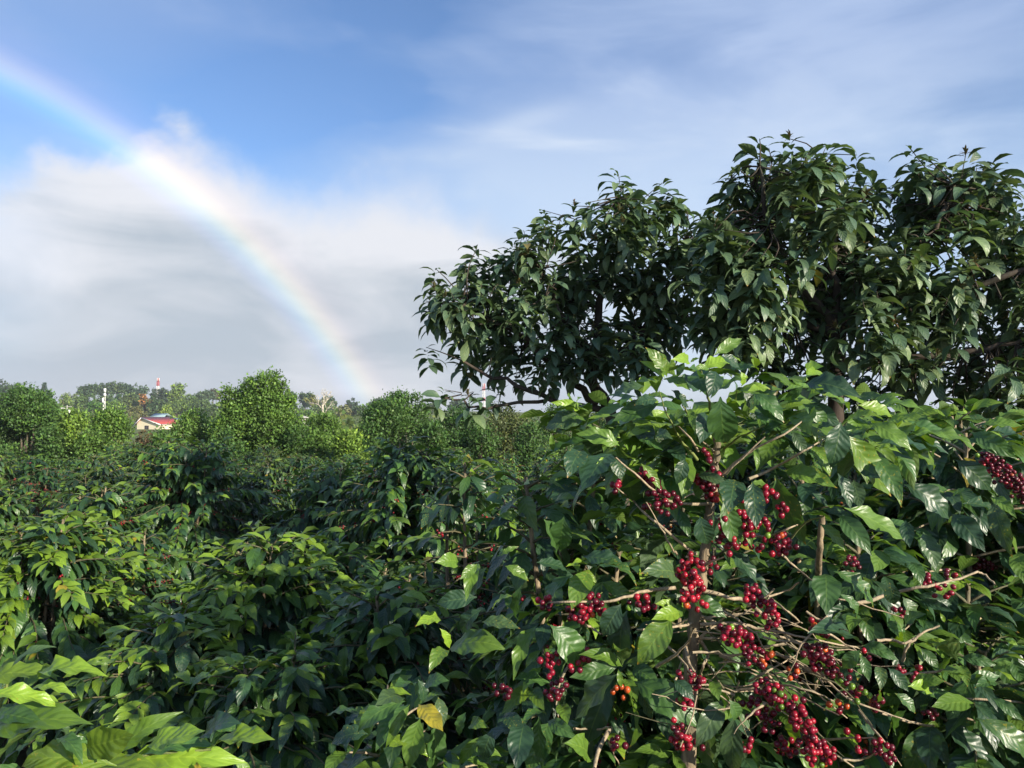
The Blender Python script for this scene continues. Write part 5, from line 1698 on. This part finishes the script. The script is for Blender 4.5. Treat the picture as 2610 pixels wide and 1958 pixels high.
# ------------------------------------------------------------------ houses, masts and poles among the trees
M_CREAM = plain('cream_plaster', (0.78, 0.70, 0.50), .8, .2, .1, 1.5)
M_REDROOF = plain('red_painted_metal', (0.46, 0.075, 0.055), .45, .4, .2, .8)
M_TEALROOF = plain('grey_teal_metal_roof', (0.30, 0.42, 0.43), .4, .4, .15, .6)
M_WHITE = plain('white_paint', (0.80, 0.79, 0.76), .5, .4, .06, 2)
M_RED = plain('red_paint', (0.50, 0.07, 0.06), .5, .4, .1, 2)
M_GREY = plain('grey_concrete', (0.42, 0.41, 0.38), .8, .2, .15, 2)
mt, g, out = new_mat('window_glass')
p = principled(g, (0.045, 0.05, 0.06), 0.08, 0.6)
g.l.new(p.outputs[0], out.inputs[0])
M_GLASS = mt
M_FRAME = plain('brown_window_frame', (0.10, 0.07, 0.055), .5, .3, .1, 5)


def part_box(name, root, b, mat):
    V, Q = box(*b)
    return link(name, make_mesh(name, V, Q, mat, smooth=False), root)


def slab(name, root, quad, th, mat):
    P = np.array(quad, float)
    n = unit(np.cross(P[1] - P[0], P[3] - P[0]))
    V = np.concatenate([P, P - n * th])
    Q = np.array([(0, 1, 2, 3), (7, 6, 5, 4), (0, 4, 5, 1), (1, 5, 6, 2), (2, 6, 7, 3), (3, 7, 4, 0)])
    return link(name, make_mesh(name, V, Q, mat, smooth=False), root)


hp = px(372, 1080, 158)          # middle of the front wall under the eaves
hz = ground_h(hp[0], hp[1])
house = empty('house', (hp[0], hp[1], hz), 'cream house with a red roof and one brown-framed window, among the trees', 'house', rz=R(-18))
He = hp[2] - hz                  # eave height
wl, wr, dep, rise = -2.3, 3.6, 7.0, 1.25
ap = -.85                        # the ridge stands left of the middle
V = np.array([(wl, 0, 0), (wr, 0, 0), (wr, 0, He), (ap, 0, He + rise), (wl, 0, He), (wl, dep, 0), (wr, dep, 0), (wr, dep, He), (ap, dep, He + rise), (wl, dep, He)])
me = bpy.data.meshes.new('wall')
me.from_pydata([tuple(v) for v in V], [], [(0, 1, 2, 3, 4), (9, 8, 7, 6, 5), (1, 6, 7, 2), (5, 0, 4, 9)])
me.materials.append(M_CREAM)
link('wall', me, house)
sl = rise / (wr - ap)
sll = rise / (ap - wl)
roof = empty('roof', (0, 0, 0))
roof.parent = house
nsheet = 8
for i in range(nsheet):
    y0, y1 = -.45 + (dep + .9) * i / nsheet, -.45 + (dep + .9) * (i + 1) / nsheet - .03
    for nm, xa, za, xb, zb in (('roof_sheet', ap, He + rise + .10, wr + .5, He - sl * .5 + .10), ('roof_sheet', wl - .5, He - sll * .5 + .10, ap, He + rise + .10)):
        slab(nm, roof, [(xa, y0, za), (xb, y0, zb), (xb, y1, zb), (xa, y1, za)], .06, M_REDROOF)
slab('fascia_board', house, [(ap, -.46, He + rise + .06), (ap, -.46, He + rise - .16), (wr + .5, -.46, He - sl * .5 - .16), (wr + .5, -.46, He - sl * .5 + .06)], .05, M_WHITE)
slab('fascia_board', house, [(wl - .5, -.46, He - sll * .5 + .06), (wl - .5, -.46, He - sll * .5 - .16), (ap, -.46, He + rise - .16), (ap, -.46, He + rise + .06)], .05, M_WHITE)
slab('soffit', house, [(wr + .5, -.4, He - sl * .5 - .02), (wr + .5, dep + .4, He - sl * .5 - .02), (wr - .02, dep + .4, He - .02), (wr - .02, -.4, He - .02)], .03, M_WHITE)
win = empty('window', (.25, -.03, He - 1.0))
win.parent = house
for b in ((-.46, 0, 0, .07, .08, 1.2), (.46, 0, 0, .07, .08, 1.2), (0, 0, 0, .06, .08, 1.06), (0, 0, .565, .85, .08, .07), (0, 0, -.565, .85, .08, .07)):
    part_box('frame', win, b, M_FRAME)
part_box('pane', win, (-.23, .01, 0, .38, .03, 1.04), M_GLASS)
part_box('pane', win, (.23, .01, 0, .38, .03, 1.04), M_GLASS)


def small_house(label, x, y, d, wd, rz, mat, roofh=1.1):
    p_ = px(x, y, d)
    z_ = ground_h(p_[0], p_[1])
    root = empty('house', (p_[0], p_[1], z_), label, 'house', 'houses among the trees', rz)
    he = p_[2] - z_ - roofh
    part_box('wall', root, (0, 2.5, he / 2, wd, 5, he), M_GREY)
    slab('roof', root, [(-wd / 2 - .4, -.5, he), (wd / 2 + .4, -.5, he), (wd / 2 + .1, 2.5, he + roofh), (-wd / 2 - .1, 2.5, he + roofh)], .08, mat)
    slab('roof', root, [(-wd / 2 - .1, 2.5, he + roofh), (wd / 2 + .1, 2.5, he + roofh), (wd / 2 + .4, 5.5, he), (-wd / 2 - .4, 5.5, he)], .08, mat)
    return root


small_house('house with a grey-teal metal roof rising behind the red roof', 401, 1054, 190, 2.9, R(4), M_TEALROOF, .9)
small_house('low house with a grey-teal roof at the right end of the red roof', 436, 1066, 180, 3.4, R(-8), M_TEALROOF, .7)
small_house('house showing only its grey roof below the bare white tree', 767, 1057, 130, 1.7, R(35), M_GREY, .5)

# red and white telecom tower
def tower(label, x, ytop, d, wd):
    p_ = px(x, ytop, d)
    z_ = ground_h(p_[0], p_[1])
    root = empty('telecom_tower', (p_[0], p_[1], z_), label, 'tower', 'red and white telecom towers')
    Ht = p_[2] - z_
    nsec = 8
    for s in range(nsec):
        za, zb = Ht * s / nsec, Ht * (s + 1) / nsec
        h0 = wd / 2 * (1.25 - .35 * s / nsec)
        h1 = wd / 2 * (1.25 - .35 * (s + 1) / nsec)
        ms = Mass()
        for cx_, cy_ in ((-1, -1), (1, -1), (1, 1), (-1, 1)):
            V, Q, U = tube([(cx_ * h0, cy_ * h0, za), (cx_ * h1, cy_ * h1, zb)], [wd * .10] * 2, 4)
            ms.add(V, Q, U)
        for (ax_, ay_), (bx_, by_) in (((-1, -1), (1, -1)), ((1, -1), (1, 1)), ((1, 1), (-1, 1)), ((-1, 1), (-1, -1))):
            nb = 3
            for q in range(nb):
                z1, z2 = za + (zb - za) * q / nb, za + (zb - za) * (q + 1) / nb
                for e in (0, 1):
                    A_ = (ax_ * h0, ay_ * h0, z1 if e else z2)
                    B_ = (bx_ * h0, by_ * h0, z2 if e else z1)
                    V, Q, U = tube([A_, B_], [wd * .06] * 2, 4)
                    ms.add(V, Q, U)
        link('lattice_section', ms.mesh('lattice_section', M_RED if s in (7, 6, 3) else M_WHITE), root)
    for a_ in (0, 2.1, 4.2):
        part_box('antenna_panel', root, (math.cos(a_) * wd * .6, math.sin(a_) * wd * .6, Ht - .8, .25, .2, 1.8), M_WHITE)
    return root


tower('red and white lattice telecom tower on the left skyline', 403, 964, 420, 1.0)
tower('red and white telecom tower half hidden by the hanging avocado branch', 1233, 978, 380, 1.1)

# antenna mast left of the house
p_ = px(267, 991, 170)
z_ = ground_h(p_[0], p_[1])
mast = empty('antenna_mast', (p_[0], p_[1], z_), 'white mast hung with dishes and panel antennas, left of the cream house', 'mast')
Hm = p_[2] - z_
V, Q, U = tube([(-.25, 0, 0), (-.25, 0, Hm * .78)], [.09, .07], 8)
link('pole', make_mesh('pole', V, Q, M_WHITE), mast)
V, Q, U = tube([(.12, 0, 0), (.12, 0, Hm)], [.08, .06], 8)
link('pole', make_mesh('pole', V, Q, M_WHITE), mast)
for zz in np.linspace(.5, Hm * .76, 7):
    part_box('brace', mast, (-.065, 0, zz, .34, .08, .08), M_WHITE)


def dish(root, x, z, r):
    V, Q, U = tube([(x, -.1, z), (x, -.3, z), (x, -.42, z), (x, -.44, z)], [r * .35, r * .9, r, r * .02], 14)
    return link('dish', make_mesh('dish', V, Q, M_WHITE), root)


dish(mast, .2, Hm - 1.35, .36)
dish(mast, .15, Hm - 3.1, .26)
dish(mast, .3, Hm - 4.9, .30)
part_box('antenna_panel', mast, (.1, -.15, Hm - .35, .5, .2, .8), M_WHITE)
part_box('antenna_panel', mast, (-.3, -.15, Hm - 2.6, .35, .2, 1.1), M_WHITE)

# utility pole with transformer
p_ = px(171, 1033, 150)
z_ = ground_h(p_[0], p_[1])
up_ = empty('utility_pole', (p_[0], p_[1], z_), 'thin concrete utility pole with a white transformer drum, at the left', 'utility pole')
Hu = p_[2] - z_
V, Q, U = tube([(0, 0, 0), (0, 0, Hu)], [.15, .09], 8)
link('pole', make_mesh('pole', V, Q, M_GREY), up_)
part_box('crossarm', up_, (.15, 0, Hu - .3, 1.5, .1, .1), M_GREY)
V, Q, U = tube([(.42, 0, Hu - 1.75), (.42, 0, Hu - 1.7), (.42, 0, Hu - .95), (.42, 0, Hu - .9)], [.02, .3, .3, .02], 12)
link('transformer', make_mesh('transformer', V, Q, M_WHITE), up_)
V, Q, U = tube([(0, 0, Hu - .8), (-.6, -.1, Hu - .55), (-1.1, -.1, Hu - .6)], [.05, .05, .12], 6)
link('street_lamp_arm', make_mesh('street_lamp_arm', V, Q, M_WHITE), up_)

# ------------------------------------------------------------------ rainbow: a 42 degree bow about the point opposite the sun, far behind the hill
anti = -np.array(sdir)
eu = unit(np.cross(anti, UP))
ev = np.cross(eu, anti)
DIST = 2600.0
A0, A1, NA = 38.6, 45.0, 26
V, U = [], []
phis = np.linspace(0, 2 * math.pi, 361)
for ph in phis:
    for j in range(NA + 1):
        q = R(A0 + (A1 - A0) * j / NA)
        d = anti * math.cos(q) + (eu * math.cos(ph) + ev * math.sin(ph)) * math.sin(q)
        V.append(np.array((0, 0, CZ)) + d * DIST)
        U.append((j / NA, ph / 6.2832))
V = np.array(V)
Q = []
for i in range(360):
    for j in range(NA):
        q = (i * (NA + 1) + j, i * (NA + 1) + j + 1, (i + 1) * (NA + 1) + j + 1, (i + 1) * (NA + 1) + j)
        if all(V[k][2] > -12 for k in q):
            Q.append(q)
mt, g, out = new_mat('rainbow_light')
tcn = g.node('ShaderNodeTexCoord')
sx = g.node('ShaderNodeSeparateXYZ')
g.l.new(tcn.outputs['UV'], sx.inputs[0])


def fa(a_):
    return (a_ - .2 - A0) / (A1 - A0)


bow = g.colramp(sx.outputs[0], [(0, (0, 0, 0)), (fa(39.9), (.006, .008, .014)), (fa(40.5), (.018, .032, .085)), (fa(41.05), (.030, .085, .135)), (fa(41.5), (.095, .140, .120)), (fa(41.95), (.165, .145, .080)),
                                (fa(42.4), (.160, .108, .055)), (fa(42.9), (.090, .050, .036)), (fa(43.5), (.028, .012, .012)), (1, (0, 0, 0))])
em = g.node('ShaderNodeEmission')
g.l.new(bow, em.inputs[0])
em.inputs[1].default_value = 0.74
tr_ = g.node('ShaderNodeBsdfTransparent')
ad = g.node('ShaderNodeAddShader')
g.l.new(em.outputs[0], ad.inputs[0])
g.l.new(tr_.outputs[0], ad.inputs[1])
g.l.new(ad.outputs[0], out.inputs[0])
mt.cycles.emission_sampling = 'NONE'
used = np.unique(np.array(Q).ravel())
remap = np.full(len(V), -1)
remap[used] = np.arange(len(used))
tag(link('rainbow', make_mesh('rainbow', V[used], remap[np.array(Q)], mt, np.array(U)[used])), 'pale rainbow arching down through the clouds to the tree line', 'rainbow')
mt = bpy.data.materials.new('morning_haze')
mt.use_nodes = True
mt.node_tree.nodes.clear()
ho = mt.node_tree.nodes.new('ShaderNodeOutputMaterial')
hv = mt.node_tree.nodes.new('ShaderNodeVolumePrincipled')
hv.inputs['Color'].default_value = (0.86, 0.90, 0.96, 1)
hv.inputs['Density'].default_value = 0.00045
hv.inputs['Anisotropy'].default_value = 0.2
mt.node_tree.links.new(hv.outputs[0], ho.inputs['Volume'])
V, Q = box(0, 0, 12.3, 3100, 3100, 29.4)
tag(link('haze', make_mesh('haze', V, Q, mt, smooth=False)), 'thin pale haze over the whole valley', kind='stuff')
print('objects', len(bpy.data.objects), 'far bushes', count, 'tris', sum(len(m.loops) - 2 * len(m.polygons) for m in bpy.data.meshes))
